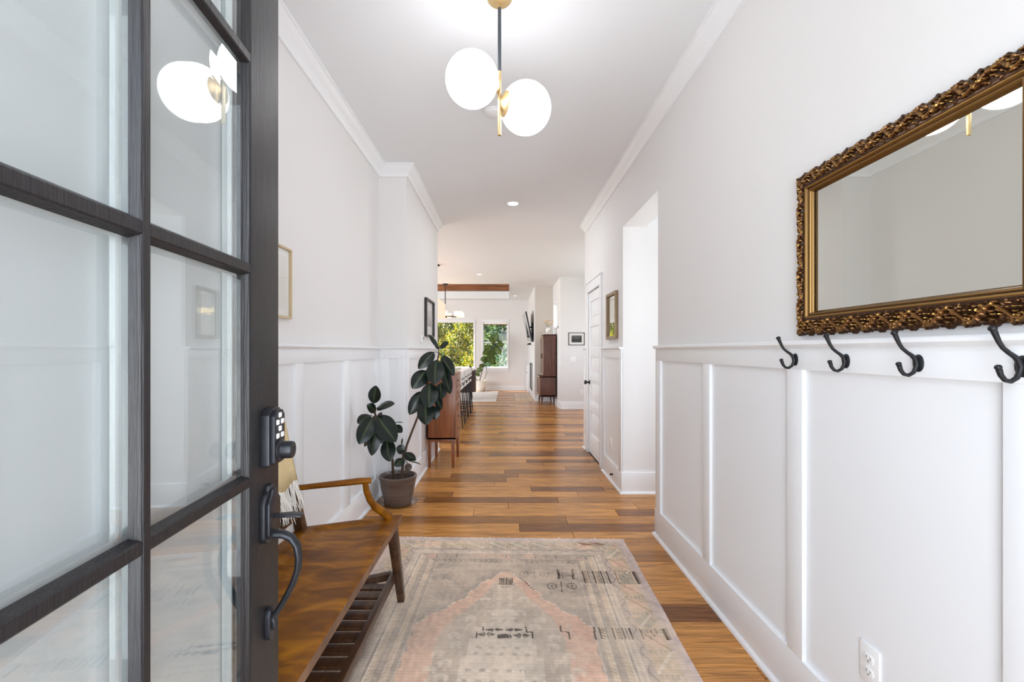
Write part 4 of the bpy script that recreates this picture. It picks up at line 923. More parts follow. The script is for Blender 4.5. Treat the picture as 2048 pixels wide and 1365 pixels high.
# dark re-woven motifs
def seg(x0, y0, x1, y1, t=.0035, a=.9, dash=0, col=DARK):
    (ua, va), (ub, vb_) = rc(x0, y0), rc(x1, y1); L2 = (ub-ua)**2+(vb_-va)**2
    k = np.clip(((U-ua)*(ub-ua)+(V-va)*(vb_-va))/max(L2, 1e-9), 0, 1); d = np.hypot(U-ua-k*(ub-ua), V-va-k*(vb_-va))
    m = d < t
    if dash: m = m*(np.sin(k*math.sqrt(L2)*dash) > -.2)
    put(m, col, a)
for k in range(8): seg(852+k*10, 342, 850+k*10, 372, .003, .85)
seg(848, 376, 925, 378, .004, .7); seg(862, 392, 910, 392, .006, .4, 300)
for k in range(7): seg(965+k*12, 338+k*11, 974+k*12, 342+k*11, .004, .85)
for cx_, cy_, al in ((990,318,.75),(1105,320,.7),(1150,387,.75),(1262,387,.75),(690,320,.25),(525,377,.35),(640,378,.35)):
    u0, v0 = rc(cx_, cy_); q = np.maximum(np.abs(U-u0)/.026, np.abs(V-v0)/.030); q2 = np.abs(U-u0)/.026+np.abs(V-v0)/.030
    put((q < 1)*(q2 < 1.55)*((q > .74)+(q2 > 1.2) > 0)*(np.sin((U-V)*420) > -.35), DARK if al > .5 else BROWN, al); put((q < .3), DARK if al > .5 else BROWN, al*.6)
for x in (1045, 1203): seg(x, 290, x+8, 345, .003, .6, 260); 
seg(1200, 360, 1206, 420, .003, .6)
for x in (1180, 1262): seg(x, 290, x+6, 345, .004, .8); seg(x+8, 290, x+14, 345, .003, .6)
seg(1186, 318, 1262, 318, .003, .8); seg(1186, 328, 1262, 328, .003, .7); seg(1270, 345, 1330, 360, .002, .6)
for x in (720, 760): seg(x, 622 if x == 760 else 650, x-2, 642 if x == 760 else 680, .0035, .9)
seg(1000, 622, 1004, 650, .0035); seg(1004, 650, 1036, 652, .003); seg(1036, 652, 1038, 685, .0035)
seg(1197, 615, 1202, 645, .0035); seg(1202, 648, 1244, 652, .003); seg(1244, 652, 1250, 692, .0035); seg(1384, 622, 1402, 692, .0038)
for x0, x1, yc, hh in ((728, 822, 664, 11), (932, 1024, 670, 11), (772, 872, 637, 7), (884, 980, 637, 7)):
    xm = (x0+x1)/2
    for s in (-1, 1):
        seg(x0, yc, xm-14, yc+s*hh, .0026, .85); seg(x1, yc, xm+14, yc+s*hh, .0026, .85); seg(xm-14, yc+s*hh, xm-4, yc, .0026, .8); seg(xm+14, yc+s*hh, xm+4, yc, .0026, .8)
    for dx in (-22, 22): seg(xm+dx-7, yc, xm+dx+7, yc, .006, .8)
for k in range(8): seg(842+k*10, 683, 842+k*10, 668-5*math.sin(k/7*PI), .0038, .9)
for (v0, v1, a) in ((1.0, 1.085, .95), (.455, .60, .75)):
    row = (V > v0)*(V < v1)*(U > 0)
    for dd in (.207, .240, .253, .285, .318, .346, .037, .047, .055, .158): put(row*line(D-dd, .0028), DARK, a)
    put(row*band(.209, .238)*(np.sin((along+D)*210)*np.sin((along-D)*210) > .1), DARK, a*.8)
    for a0, b0 in ((.256, .276), (.324, .344)): put(row*band(a0, b0)*(np.sin(along*300+D*160) > .1), DARK, a*.85)
    put(row*band(.066, .15)*(np.abs((D-.06)-(along-v0)*.9-.006*np.sign(np.sin(along*260))) < .004), DARK, a*.8); put(row*band(.07, .12)*(np.abs((D-.09)-(along-v0)*.8-.006*np.sign(np.sin(along*260))) < .004), DARK, a*.7)
put((V > .49)*(V < .60)*(U > 0)*band(.07, .145)*(np.abs(fd-.5) < .4), BLUE*.75, .45)
put((V < .105)*(V > .06)*(np.abs(U-.56-(V-.08)) < .075), BROWN, .75); put((V < .10)*(V > .065)*(np.abs(U-.56-(V-.08)*2.2) < .012), CREAM, .7)
# wear, side cast and weave
img *= (1+.16*(n8-.5)+.18*(n20-.5)+.22*(n60-.5))[..., None]
wear = np.clip((n20*.5+n8*.5-.5)*2.2, 0, .45); put(wear, BEIGE*.6+CREAM*.4, .7)
put(np.clip((smooth_noise(5, 7, 9)-.5)*1.3, 0, .5)*(D > .06), DGREY*.7+BLUE*.3, .55)
img *= (1+.10*(np.random.default_rng(5).random((NV, NU))-.5)+.03*np.sign(np.sin(np.arange(NV)*PI*.5))[:,None])[..., None]
mean_ = img.mean((0, 1)); img = np.clip(mean_+(img-mean_)*1.18, .02, 1)*np.array([1.06, .995, .945])
RUGM = attr_mat('antique_wool', .95, .1, bump=.35, bscale=260)
zr = .0085+.0012*(n60-.5)+.0006*np.sin(U*1500)
edge_w = .004*(smooth_noise(3, 9, 21)-.5)*np.sign(U)*(np.abs(U) > RW/2-.02)
verts = np.stack([U+edge_w, -V, zr], -1).reshape(-1, 3)
rb = MB(); rb.v = verts.tolist(); idx = np.arange(NV*NU).reshape(NV, NU)
rb.f = np.stack([idx[:-1,:-1], idx[1:,:-1], idx[1:,1:], idx[:-1,1:]], -1).reshape(-1, 4).tolist()
colr = img.reshape(-1, 3)
rim = np.concatenate([idx[0,:], idx[1:,-1], idx[-1,::-1][1:], idx[::-1,0][1:-1]]); b0 = len(rb.v)
rb.v += [(rb.v[i][0], rb.v[i][1], .0005) for i in rim]; m_ = len(rim)
rb.f += [(int(rim[k]), int(rim[(k+1) % m_]), b0+(k+1) % m_, b0+k) for k in range(m_)]
rb.build('woven_pile', RUGM, rug, world=False, fix=False, smooth=50, col=np.vstack([colr, colr[rim]*.6]))
fr = MB()
for k in range(330):
    u = -RW/2+RW*(k+random.random())/330; ln = random.uniform(.005, .013)+(.030*random.random() if random.random() < .06 or abs(u-.35) < .012 or abs(u-.60) < .014 else 0); dx = random.uniform(-.008, .008)
    fr.tube([(u, -.002, .006), (u+dx*.5, ln*.5, .006+random.random()*.003), (u+dx, ln, .0035)], [.0016, .0014, .0008], 4)
fr.build('fringe', FRINGE, rug, world=False, smooth=60, kind='stuff')

# ------------------------------------------------------------------ leaves
def leaf_geo(base, tip, width, normal, droop=.12, fold=.18, shape='rubber', wave=0, seg=10, petiole=0):
    """Curved leaf from base to tip; returns points, faces and a midrib mask."""
    b, t = Vector(base), Vector(tip); d = t-b; L_ = d.length; d.normalize(); nrm = Vector(normal); nrm = (nrm-d*nrm.dot(d)).normalized(); s = d.cross(nrm)
    na = 7; vs = []; rib = []
    for i in range(seg+1):
        k = i/seg
        wv = {'rubber': (math.sin(PI*k**.92)**.62)*(1-.2*k**8) if 0 < k < 1 else 0, 'fiddle': (math.sin(PI*k**1.25)**.6)*(1-.18*math.sin(PI*2*k) if k < .6 else 1) if 0 < k < 1 else 0, 'thin': math.sin(PI*k)**.8 if 0 < k < 1 else 0}[shape]
        c = b+d*(L_*k)+nrm*(droop*L_*math.sin(PI*k)) if droop else b+d*(L_*k)
        for j in range(na):
            q = (j/(na-1)-.5)*2; w_ = q*wv*width/2
            vs.append(c+s*w_+nrm*(-fold*abs(q)**1.3*wv*width*.5+wave*math.sin(k*14+q*3)*abs(q)*width)); rib.append(1.0 if j == na//2 else 0.0)
    fs = [(i*na+j, i*na+j+1, (i+1)*na+j+1, (i+1)*na+j) for i in range(seg) for j in range(na-1)]
    return vs, fs, rib
def leaf_material(name, dark, light_, ribc, rough=.32, transl=0):
    m = mat(name, dark, rough, spec=.4); N = m.node_tree.nodes; L = m.node_tree.links; p = N['Principled BSDF']
    a = N.new('ShaderNodeAttribute'); a.attribute_name = 'col'; s = N.new('ShaderNodeSeparateXYZ'); L.new(a.outputs['Vector'], s.inputs[0])
    tc = N.new('ShaderNodeTexCoord'); nz = N.new('ShaderNodeTexNoise'); nz.inputs['Scale'].default_value = 9; L.new(tc.outputs['Object'], nz.inputs['Vector'])
    m1 = N.new('ShaderNodeMix'); m1.data_type = 'RGBA'; m1.inputs[6].default_value = (*lin(dark), 1); m1.inputs[7].default_value = (*lin(light_), 1); L.new(nz.outputs[0], m1.inputs[0])
    pw = N.new('ShaderNodeMath'); pw.operation = 'POWER'; pw.inputs[1].default_value = 5; L.new(s.outputs[0], pw.inputs[0])
    m2 = N.new('ShaderNodeMix'); m2.data_type = 'RGBA'; m2.inputs[7].default_value = (*lin(ribc), 1); L.new(m1.outputs[2], m2.inputs[6]); L.new(pw.outputs[0], m2.inputs[0])
    L.new(m2.outputs[2], p.inputs['Base Color'])
    if transl:
        t = N.new('ShaderNodeBsdfTranslucent'); ms = N.new('ShaderNodeMixShader'); ms.inputs[0].default_value = transl; t.inputs[0].default_value = (*lin(light_), 1)
        L.new(p.outputs[0], ms.inputs[1]); L.new(t.outputs[0], ms.inputs[2]); L.new(ms.outputs[0], N['Material Output'].inputs[0])
    return m
def add_leaf(parent, material, base, tip, width, normal, name='leaf', **kw):
    vs, fs, rib = leaf_geo(base, tip, width, normal, **kw)
    mb = MB().add(vs, fs); c = np.zeros((len(vs), 3)); c[:, 0] = rib
    return mb.build(name, material, parent, smooth=80, fix=False, col=c)
RUBBER = leaf_material('rubber_leaf', (13, 23, 18), (24, 36, 29), (84, 98, 62), .30)
RUBBERBACK = leaf_material('rubber_leaf_reddish', (54, 44, 38), (76, 62, 50), (120, 104, 80), .4)
STEM = mat('brown_stem', (72, 54, 42), .7, noise=.6, nscale=30, rgb2=(96, 78, 60))
SOIL = mat('potting_soil', (58, 40, 32), .95, bump=.6, bscale=80)

PTX, PTY = -.908, 3.87
plant = thing('potted_rubber_plant', 'tall rubber plant with dark leaves in a brown clay pot by the wall', 'potted plant', (PTX, PTY, 0))
def clay():
    m = mat('brown_clay', (82, 69, 63), .36, noise=.8, nscale=5, rgb2=(118, 102, 92), stretch=(1, 1, 9), bump=.1, bscale=5)
    return m
MB().lathe([(0,.006),(.106,.006),(.113,.012),(.120,.05),(.140,.14),(.153,.215),(.157,.222),(.158,.240),(.153,.246),(.144,.246),(.140,.236),(.135,.205),(.0,.203)], 56, (PTX,PTY,0)).build('pot', clay(), plant, smooth=35)
sl = MB(); rows = []
for i in range(9):
    r = .139*i/8; rows.append([(PTX+r*math.cos(2*PI*k/28), PTY+r*math.sin(2*PI*k/28), .212+.010*math.sin(k*2.3+i*1.7)*(i/8)+random.uniform(-.003,.004)) for k in range(29)])
sl.grid(rows).build('soil', SOIL, plant, smooth=80)
t = thing('plant_saucer', 'clear plastic saucer under the brown clay pot', 'saucer', (PTX, PTY, 0))
SAUCER = glass_mat('clear_plastic', .10, (.93, .93, .92), .1)
MB().lathe([(0,.001),(.138,.001),(.150,.004),(.162,.026),(.165,.028),(.163,.024),(.152,.0045),(.138,.004),(0,.004)], 48, (PTX,PTY,0)).build('dish', SAUCER, t, smooth=40)
def q4(x, y, Y): return px(690+x/3.411, 640+y/3.411, Y)
S1 = [(385,1040,3.87),(398,950,3.85),(420,860,3.83),(462,750,3.80),(505,640,3.77),(560,520,3.74),(600,415,3.72),(625,320,3.72),(640,230,3.72),(640,185,3.72)]
S2 = [(330,1040,3.84),(324,960,3.76),(300,880,3.66),(262,790,3.55),(215,680,3.44),(200,620,3.41),(193,572,3.40)]
S3 = [(382,1040,3.80),(392,960,3.77),(396,900,3.76),(388,845,3.76)]
for S_, r in ((S1, (.0125,.011,.010,.0095,.009,.0085,.008,.007,.006,.004)), (S2, (.011,.010,.0095,.009,.008,.007,.004)), (S3, (.008,.007,.006,.003))):
    pts = [q4(*p) for p in S_]; pts[0].z = .205
    MB().tube(pts, list(r), 10).build('stem', STEM, plant, smooth=60)
FC = (0, -1, .25)
LV = [ # base, tip (pixels of the plant's crop), depth base, depth tip, width px, normal, reddish underside
 ((633,190),(572,103),3.72,3.72,34,(.55,-.7,.3),0), ((645,195),(709,149),3.71,3.68,42,(-.3,-.8,.4),0), ((640,200),(612,172),3.72,3.70,16,(0,-1,0),0),
 ((608,220),(499,336),3.72,3.66,78,(.25,-.9,.35),0), ((662,246),(745,382),3.70,3.64,78,(-.35,-.85,.3),0), ((622,273),(611,444),3.66,3.56,116,FC,0),
 ((552,345),(458,472),3.70,3.62,98,(.3,-.9,.4),0), ((575,345),(540,440),3.74,3.74,62,(0,-1,0),1), ((680,328),(720,508),3.68,3.62,76,(-.45,-.8,.25),0),
 ((578,432),(573,602),3.64,3.54,116,FC,0), ((528,488),(438,650),3.72,3.66,86,(.3,-.9,.3),0), ((655,430),(655,548),3.70,3.66,84,(-.2,-.95,.2),0),
 ((548,556),(556,720),3.70,3.60,112,FC,0), ((628,512),(655,618),3.73,3.70,54,(-.3,-.9,.2),0), ((600,590),(618,682),3.75,3.72,78,(0,-1,.1),0),
 ((193,572),(212,448),3.72,3.66,80,(0,-.85,-.5),0), ((214,603),(340,574),3.72,3.60,72,(0,-.75,.65),0), ((213,622),(148,582),3.70,3.60,64,(.1,-.9,.4),0),
 ((176,652),(84,708),3.72,3.62,78,(.2,-.8,.55),0), ((190,665),(95,852),3.68,3.56,112,(.15,-.95,.3),0), ((222,658),(350,834),3.66,3.52,138,(-.2,-.9,.4),0),
 ((215,725),(182,930),3.74,3.68,86,(.1,-1,.15),0), ((285,815),(306,970),3.72,3.64,98,FC,0), ((340,702),(398,702),3.77,3.74,14,(0,-.4,.9),0), ((345,720),(390,770),3.78,3.78,52,(-.2,-1,0),0),
 ((245,770),(232,850),3.75,3.72,80,(0,-1,.1),0), ((215,650),(196,712),3.73,3.72,38,(0,-1,0),1), ((160,810),(132,868),3.76,3.76,26,(.4,-.9,0),1), ((230,640),(250,655),3.74,3.72,34,(0,-1,.3),1),
 ((412,890),(348,878),3.77,3.72,62,(0,-.9,.3),0), ((404,912),(484,960),3.75,3.68,56,(-.1,-.8,.6),0), ((404,950),(336,1000),3.75,3.68,58,(.1,-.85,.5),0), ((445,968),(522,990),3.74,3.70,13,(0,-.3,.95),0),
 ((428,980),(436,1038),3.72,3.70,48,(0,-1,.2),1), ((386,852),(393,806),3.76,3.76,11,(0,-1,0),0)]
LV = [(b, t_, Yb-(.32 if b[0] < 360 and b[1] < 850 else 0), Yt-(.32 if b[0] < 360 and b[1] < 850 else 0), w_, n_, r_) for b, t_, Yb, Yt, w_, n_, r_ in LV]
for (bx, by), (tx, ty), Yb, Yt, wpx, nrm, red in LV:
    b, t_ = q4(bx, by, Yb), q4(tx, ty, Yt)
    add_leaf(plant, RUBBERBACK if red else RUBBER, b, t_, wpx/3.411/F*(Yb+Yt)/2*1.08, nrm, droop=.07, fold=.16, seg=12)
for (bx, by), Yb, S_ in [(l[0], l[2], S1 if l[0][0] > 415 else S2 if l[0][1] < 830 and l[0][0] < 350 else S3) for l in LV]:
    b = q4(bx, by, Yb); c = min((q4(*p) for p in S_), key=lambda p: (p-b).length+max(0, p.z-b.z)*1.0)
    if .006 < (c-b).length < .22: MB().tube([c, c*.5+b*.5+Vector((0,0,.006)), b], [.0035,.003,.0028], 6).build('petiole', RUBBERBACK, plant, smooth=60)

# ------------------------------------------------------------------ tall teak chest of drawers in the hall
chest = thing('chest_of_drawers', 'tall narrow teak chest of drawers on legs against the left wall', 'chest of drawers', (-.70, 5.32, 0))
x0, x1, y0, y1, z0, z1 = -.862, -.545, 5.045, 5.60, .315, 1.048
bd = MB().box(x0, x1, y0, y0+.02, z0, z1-.02).box(x0, x1, y1-.02, y1, z0, z1-.02).box(x0, x0+.012, y0, y1, z0, z1-.02).box(x0, x1, y0, y1, z0, z0+.02)
bd.build('case', TEAK, chest, bevel=.0015)
MB().box(x0, x1+.002, y0-.001, y1+.001, z1-.02, z1).build('top', TEAK, chest, bevel=.002)
MB().box(x0+.01, x1-.012, y0+.005, y1-.005, z0-.03, z0).build('base_frame', TEAK, chest, bevel=.002)
for x, y in ((x0+.024, y0+.024), (x1-.03, y0+.024), (x0+.024, y1-.024), (x1-.03, y1-.024)):
    MB().bar((x, y, z0-.001), (x, y, 0), .038, .030, .038, .030, up=(0,1,0)).build('leg', TEAK, chest, bevel=.002)
nd = 5; dh = (z1-.02-z0-.02)/nd
for k in range(nd):
    za = z0+.02+k*dh
    dr = MB().box(x1-.30, x1+.001, y0+.022, y1-.022, za+.002, za+dh-.002).build('drawer', TEAK, chest, bevel=.002)
    MB().prism([(y, z) for y, z in [(5.30+dx, za+dh*.5+dz) for dx, dz in ((-.035,.004),(-.03,-.012),(.03,-.012),(.035,.004),(.03,.012),(-.03,.012))]], x1-.002, x1+.006, 'x').build('finger_pull', BLKFRAME, dr, bevel=.001, label='small dark finger pull')
# ------------------------------------------------------------------ kitchen island, stools, pendant box, living room
CREAMP = mat('cream_cabinet_paint', (228, 224, 216), .5)
STONE = mat('pale_stone', (222, 216, 204), .25, noise=.5, nscale=6, rgb2=(200, 192, 178))
isl = thing('kitchen_island', 'white kitchen island with pale stone top behind the bar stools', 'kitchen island', (-1.55, 8.7, 0))
MB().box(-2.05, -1.22, 7.25, 10.05, .10, .885).box(-2.0, -1.27, 7.3, 10.0, 0, .10).build('body', CREAMP, isl, bevel=.003)
for k in range(5): MB().box(-1.222, -1.208, 7.30+k*.545, 7.30+k*.545+.525, .14, .86).build('end_panel', CREAMP, isl, bevel=.003)
MB().box(-2.10, -.97, 7.20, 10.10, .885, .925).build('worktop', STONE, isl, bevel=.004)
t = thing('fruit_bowl', 'shallow pale bowl standing on the stone island top', 'bowl', (-1.06, 9.2, .925))
MB().lathe([(0,.926),(.05,.926),(.055,.932),(.12,.965),(.135,.985),(.130,.985),(.115,.968),(.05,.938),(0,.937)], 36, (-1.12,9.2,0)).build('bowl', mat('stoneware', (206, 196, 180), .5), t, smooth=40)
t = thing('open_magazine', 'flat open magazine lying on the stone island top', 'magazine', (-1.06, 8.3, .925))
pg = [[(-1.20+.30*i/12, y, .9265+.012*abs(math.sin(PI*i/6))*(1-.25*abs(i-6)/6)) for i in range(13)] for y in (8.12, 8.33)]
g_ = MB().grid(pg); g_.add([(-1.20,8.12,.9255),(-.90,8.12,.9255),(-.90,8.33,.9255),(-1.20,8.33,.9255)], [(0,3,2,1)]); g_.build('pages', MATB, t, smooth=50)
STOOLFAB = mat('stool_fabric', (226, 224, 222), .9); BLKSTEEL = mat('black_steel', (34, 36, 42), .4, metal=.4)
st = thing('bar_stool', '', 'bar stool', (0,0,0), 0, 'bar stools along the island')
MB().box(-.20, .20, -.20, .20, .640, .690).build('seat_cushion', STOOLFAB, st, bevel=.018, seg=3)
bp = MB()
rows = [[(.205+.03*(z-.74)-.018*math.cos((y/.2)*PI/2), y, z) for y in np.linspace(-.19, .19, 9)] for z in (.745, .76, .86, .92, .935)]
back_ = [[(p[0]-.03, p[1], p[2]) for p in r] for r in rows]
bp.grid(rows).grid([r[::-1] for r in back_]); bp.grid([rows[0], back_[0]]).grid([rows[-1], back_[-1]]).grid([[r[0] for r in rows], [r[0] for r in back_]]).grid([[r[-1] for r in rows], [r[-1] for r in back_]])
bp.build('back_cushion', STOOLFAB, st, smooth=40)
MB().tube([(.212-.018*math.cos(y/.2*PI/2), y, .815) for y in np.linspace(-.195, .195, 9)], .008, 8).build('back_band', BLKSTEEL, st, smooth=50, label='black steel band across the pale back')
for sx in (-1, 1):
    for sy in (-1, 1): MB().tube([(sx*.17, sy*.17, .642), (sx*.225, sy*.205, 0)], [.011, .009], 8).build('leg', BLKSTEEL, st, smooth=50)
for sy in (-1, 1): MB().tube([(.17, sy*.18, .642), (.19, sy*.205, .70), (.20, sy*.212, .722), (.12, sy*.225, .722), (-.02, sy*.225, .716), (-.07, sy*.215, .70), (-.08, sy*.19, .642)], .007, 8).build('arm', BLKSTEEL, st, smooth=50)
MB().tube([(-.205, -.195, .2), (-.205, .195, .2)], .008, 8).tube([(.205, -.195, .2), (.205, .195, .2)], .008, 8).tube([(-.205, -.195, .2), (.205, -.195, .2)], .008, 8).tube([(-.205, .195, .2), (.205, .195, .2)], .008, 8).build('footrest', BLKSTEEL, st, smooth=50)
for i, (y, lb) in enumerate(((7.80, 'nearest black steel bar stool with pale cushions, just behind the teak chest'), (8.46, 'second black steel bar stool with pale cushions along the island'), (9.10, 'third black steel bar stool with pale cushions along the island'), (9.72, 'farthest black steel bar stool with pale cushions at the island end'))):
    s = st if i == 0 else copy_tree(st); s.location = (-.925, y, 0); s['label'] = lb
# box pendant over the island
SHADE = mat('peach_fabric', (236, 204, 184), .9, emit=(245, 214, 192), estr=.32)
t = thing('box_pendant', 'long peach fabric pendant shade hanging over the kitchen island', 'pendant light', (-1.33, 8.66, CEILZ))
bx = MB(); a0, a1, b0, b1, z0, z1 = -1.46, -1.20, 8.05, 9.21, 1.945, 2.245; th = .004
bx.box(a0, a0+th, b0, b1, z0, z1).box(a1-th, a1, b0, b1, z0, z1).box(a0, a1, b0, b0+th, z0, z1).box(a0, a1, b1-th, b1, z0, z1)
bx.build('shade', SHADE, t); MB().box(a0+th, a1-th, b0+th, b1-th, z0+.004, z0+.010).build('diffuser', SHADE, t)
MB().tube([((a0+a1)/2, 8.78, CEILZ-.02), ((a0+a1)/2, 8.78, z1-.10)], .005, 8).box((a0+a1)/2-.01, (a0+a1)/2+.01, b0, b1, z1-.02, z1-.008).build('rod', BLKSTEEL, t, smooth=40)
MB().lathe([(0,CEILZ-.028),(.07,CEILZ-.026),(.075,CEILZ-.018),(.075,CEILZ)], 28, ((a0+a1)/2,8.78,0)).build('canopy', BLKSTEEL, t, smooth=40)
# chandelier over the dining table
CHX, CHY = -1.475, 11.28
ch = thing('chandelier', 'dark ring chandelier with small cream drum shades before the garden window', 'chandelier', (CHX, CHY, CEILZ))
DRUM = mat('cream_drum_shade', (250, 236, 206), .9, emit=(255, 226, 176), estr=.75)
BROWNM = mat('oiled_bronze', (84, 60, 42), .45, metal=.4)
MB().tube([(CHX,CHY,CEILZ-.01),(CHX,CHY,2.14)], .011, 10).build('rod', BLKSTEEL, ch, smooth=40)
MB().lathe([(0,CEILZ-.03),(.06,CEILZ-.028),(.07,CEILZ-.015),(.07,CEILZ)], 24, (CHX,CHY,0)).build('canopy', BLKSTEEL, ch, smooth=40)
MB().lathe([(0,2.11),(.03,2.115),(.045,2.14),(.045,2.19),(.02,2.21),(0,2.21)], 20, (CHX,CHY,0)).build('hub', BROWNM, ch, smooth=40)
for k in range(6):
    a = PI/6+k*PI/3; cx_, cy_ = CHX+.40*math.cos(a), CHY+.40*math.sin(a)
    MB().tube([(CHX+.03*math.cos(a), CHY+.03*math.sin(a), 2.16), (CHX+.2*math.cos(a), CHY+.2*math.sin(a), 2.15), (cx_, cy_, 2.15), (cx_, cy_, 2.17)], .009, 8).build('arm', BROWNM, ch, smooth=40)
    MB().lathe([(.10,2.145),(.103,2.145),(.103,2.255),(.10,2.255),(.10,2.145)], 28, (cx_,cy_,0)).lathe([(0,2.150),(.10,2.150)], 28, (cx_,cy_,0)).build('drum_shade', DRUM, ch, smooth=40)
# lounge chair
LEATH = mat('dark_brown_leather', (72, 52, 46), .5); CREAMF = mat('cream_upholstery', (206, 198, 190), .9)
lc = thing('lounge_chair', 'dark brown barrel armchair beyond the bar stools', 'armchair', (-1.12, 12.1, 0))
sh = MB(); Ro, Ri = .36, .28; n = 24; vs = []
for k in range(n+1):
    a = -PI*.62+PI*1.24*k/n; h_ = .78-.10*abs(k-n/2)/(n/2)
    for r, z in ((Ro, .22), (Ro, h_), ((Ro+Ri)/2, h_+.025), (Ri, h_), (Ri, .40)): vs.append((-1.12+r*math.cos(a), 12.05+r*math.sin(a), z))
sh.add(vs, [(k*5+j, (k+1)*5+j, (k+1)*5+(j+1) % 5, k*5+(j+1) % 5) for k in range(n) for j in range(5)]+[(0,1,2,3,4), tuple(n*5+j for j in (4,3,2,1,0))])
sh.build('shell', LEATH, lc, smooth=50)
MB().lathe([(0,.24),(.29,.24),(.30,.26),(.30,.42),(.27,.45),(0,.455)], 32, (-1.14,12.05,0)).build('seat_cushion', CREAMF, lc, smooth=50)
for sx in (-1, 1):
    for sy in (-1, 1): MB().tube([(-1.12+sx*.22, 12.05+sy*.22, .24), (-1.12+sx*.25, 12.05+sy*.25, .014)], [.014, .010], 8).build('leg', BLKSTEEL, lc, smooth=50)
# cream rug in the living room
MB().prism([(-2.6, 11.62), (-.223, 11.62), (-.205, 14.35), (-2.6, 14.35)], .0005, .012, 'z').build('area_rug', mat('cream_rug', (232, 226, 220), .95, bump=.4, bscale=150), label='plain cream rug on the living room floor by the window', cat='rug', bevel=.003)
# hearth
HTH = mat('hearth_tile', (214, 192, 166), .5, noise=.6, nscale=5, rgb2=(196, 168, 138))
he = thing('hearth', 'flush pale tile hearth in the floor before the fireplace', 'hearth', (.54, 12.75, 0), kind='structure')
for i in range(3):
    for j in range(7): MB().box(.30+i*.15+.002, .45+i*.15-.002, 11.85+j*.26+.002, 12.11+j*.26-.002, .0003, .004).build('tile', HTH, he, bevel=.001)

# fiddle leaf fig
FIGY = 14.55
fig = thing('potted_fig', 'leaning fiddle leaf fig in a white ceramic pot by the window', 'potted plant', (-.79, FIGY, 0))
fx = -.79
MB().lathe([(0,.004),(.13,.004),(.15,.02),(.175,.10),(.190,.22),(.193,.35),(.185,.355),(.180,.345),(.176,.30),(0,.30)], 40, (fx,FIGY,0)).build('pot', mat('white_ceramic', (234, 226, 212), .25), fig, smooth=35)
rows = [[(fx+.176*i/6*math.cos(2*PI*k/24), FIGY+.176*i/6*math.sin(2*PI*k/24), .305+random.uniform(0,.012)) for k in range(25)] for i in range(7)]
MB().grid(rows).build('soil', SOIL, fig, smooth=80)
def q3(x, y, Y=FIGY): return px(840+x/6.205, 640+y/6.205, Y)
for pts, r in (([(742,760),(745,735),(770,640),(795,555),(840,465),(880,390),(925,300),(930,270)], .014), ([(735,755),(690,730),(655,680),(648,625)], .009), ([(760,755),(800,735),(828,660),(822,580)], .009)):
    P_ = [q3(*p) for p in pts]; P_[0].z = .30
    MB().tube(P_, [r*(1-.07*i) for i in range(len(P_))], 8).build('stem', STEM, fig, smooth=60)
FIGL = leaf_material('fig_leaf', (50, 66, 34), (92, 112, 44), (150, 160, 90), .4, .3)
for b, t_, w_, dz in (((925,290),(962,172),62,0),((928,300),(858,212),56,.1),((938,300),(1040,318),62,-.1),((905,330),(790,338),52,0),((890,368),(776,430),62,-.15),((930,330),(1002,428),66,-.1),((912,350),(932,445),72,.1),((882,420),(905,545),74,-.1),((842,490),(775,525),52,0),((855,500),(922,552),58,-.05),((832,455),(748,505),48,.1),((785,540),(742,598),46,0),((650,620),(612,572),32,0),((690,640),(772,612),58,0),((690,650),(738,702),42,-.1),((958,310),(1012,262),50,.1),((870,440),(820,520),60,.1),((900,390),(850,470),58,-.1),((940,340),(965,430),56,.1)):
    add_leaf(fig, FIGL, q3(*b, FIGY+dz*.4), q3(*t_, FIGY+dz*1.2-.08), w_*1.15/6.205/F*FIGY, (random.uniform(-.5,.5), -1, random.uniform(.1,.6)), shape='fiddle', droop=.10, fold=.2, wave=.04, seg=8)

# television, sound bar, fireplace, white cabinet
tv = thing('television', 'flat television on a black arm mount, turned away from the chimney wall', 'television', (.66, 12.75, 1.95))
A_, B_, C_, D_ = px(1063.2, 684.5, 12.0), px(1054.0, 681.5, 13.45), px(1045.0, 632.0, 13.45), px(1050.7, 623.5, 12.0)
nrm = (B_-A_).cross(D_-A_).normalized(); nrm = nrm if nrm.x > 0 else -nrm
def quad(o, ins=0.0):
    c = (A_+B_+C_+D_)/4; return [p+(c-p)*ins+nrm*o for p in (A_, B_, C_, D_)]
q0, q1 = quad(0), quad(.035)
MB().add(q0+q1, [(0,1,2,3),(7,6,5,4),(0,4,5,1),(1,5,6,2),(2,6,7,3),(3,7,4,0)]).build('housing', mat('television_black', (26, 26, 28), .4), tv, bevel=.003)
q0, q1 = quad(-.0015, .02), quad(.001, .02)
MB().add(q0+q1, [(0,1,2,3),(7,6,5,4),(0,4,5,1),(1,5,6,2),(2,6,7,3),(3,7,4,0)]).build('screen', mat('screen_painted_reflection', (150, 151, 153), .12, spec=1.0), tv)  # pale grey base stands in for window light reflected in the screen
mc = (A_+B_+C_+D_)/4+nrm*.035
mt = MB().box(XFP-.02, XFP, 12.45, 12.65, 1.62, 2.08)
for z in (1.75, 1.95): mt.bar((XFP-.01, 12.55, z), (mc.x-.02, mc.y-.1, z), .03, None, .035, None)
mt.bar((mc.x+.005, mc.y-.1, 1.66), (mc.x-.045, mc.y-.1, 2.1), .04, None, .03, None, up=(0,1,0)); mt.build('arm_mount', BLKSTEEL, tv, bevel=.002)
t = thing('sound_bar', 'short white sound bar shelf with a dark end below the television', 'speaker', (XFP, 12.5, 1.53))
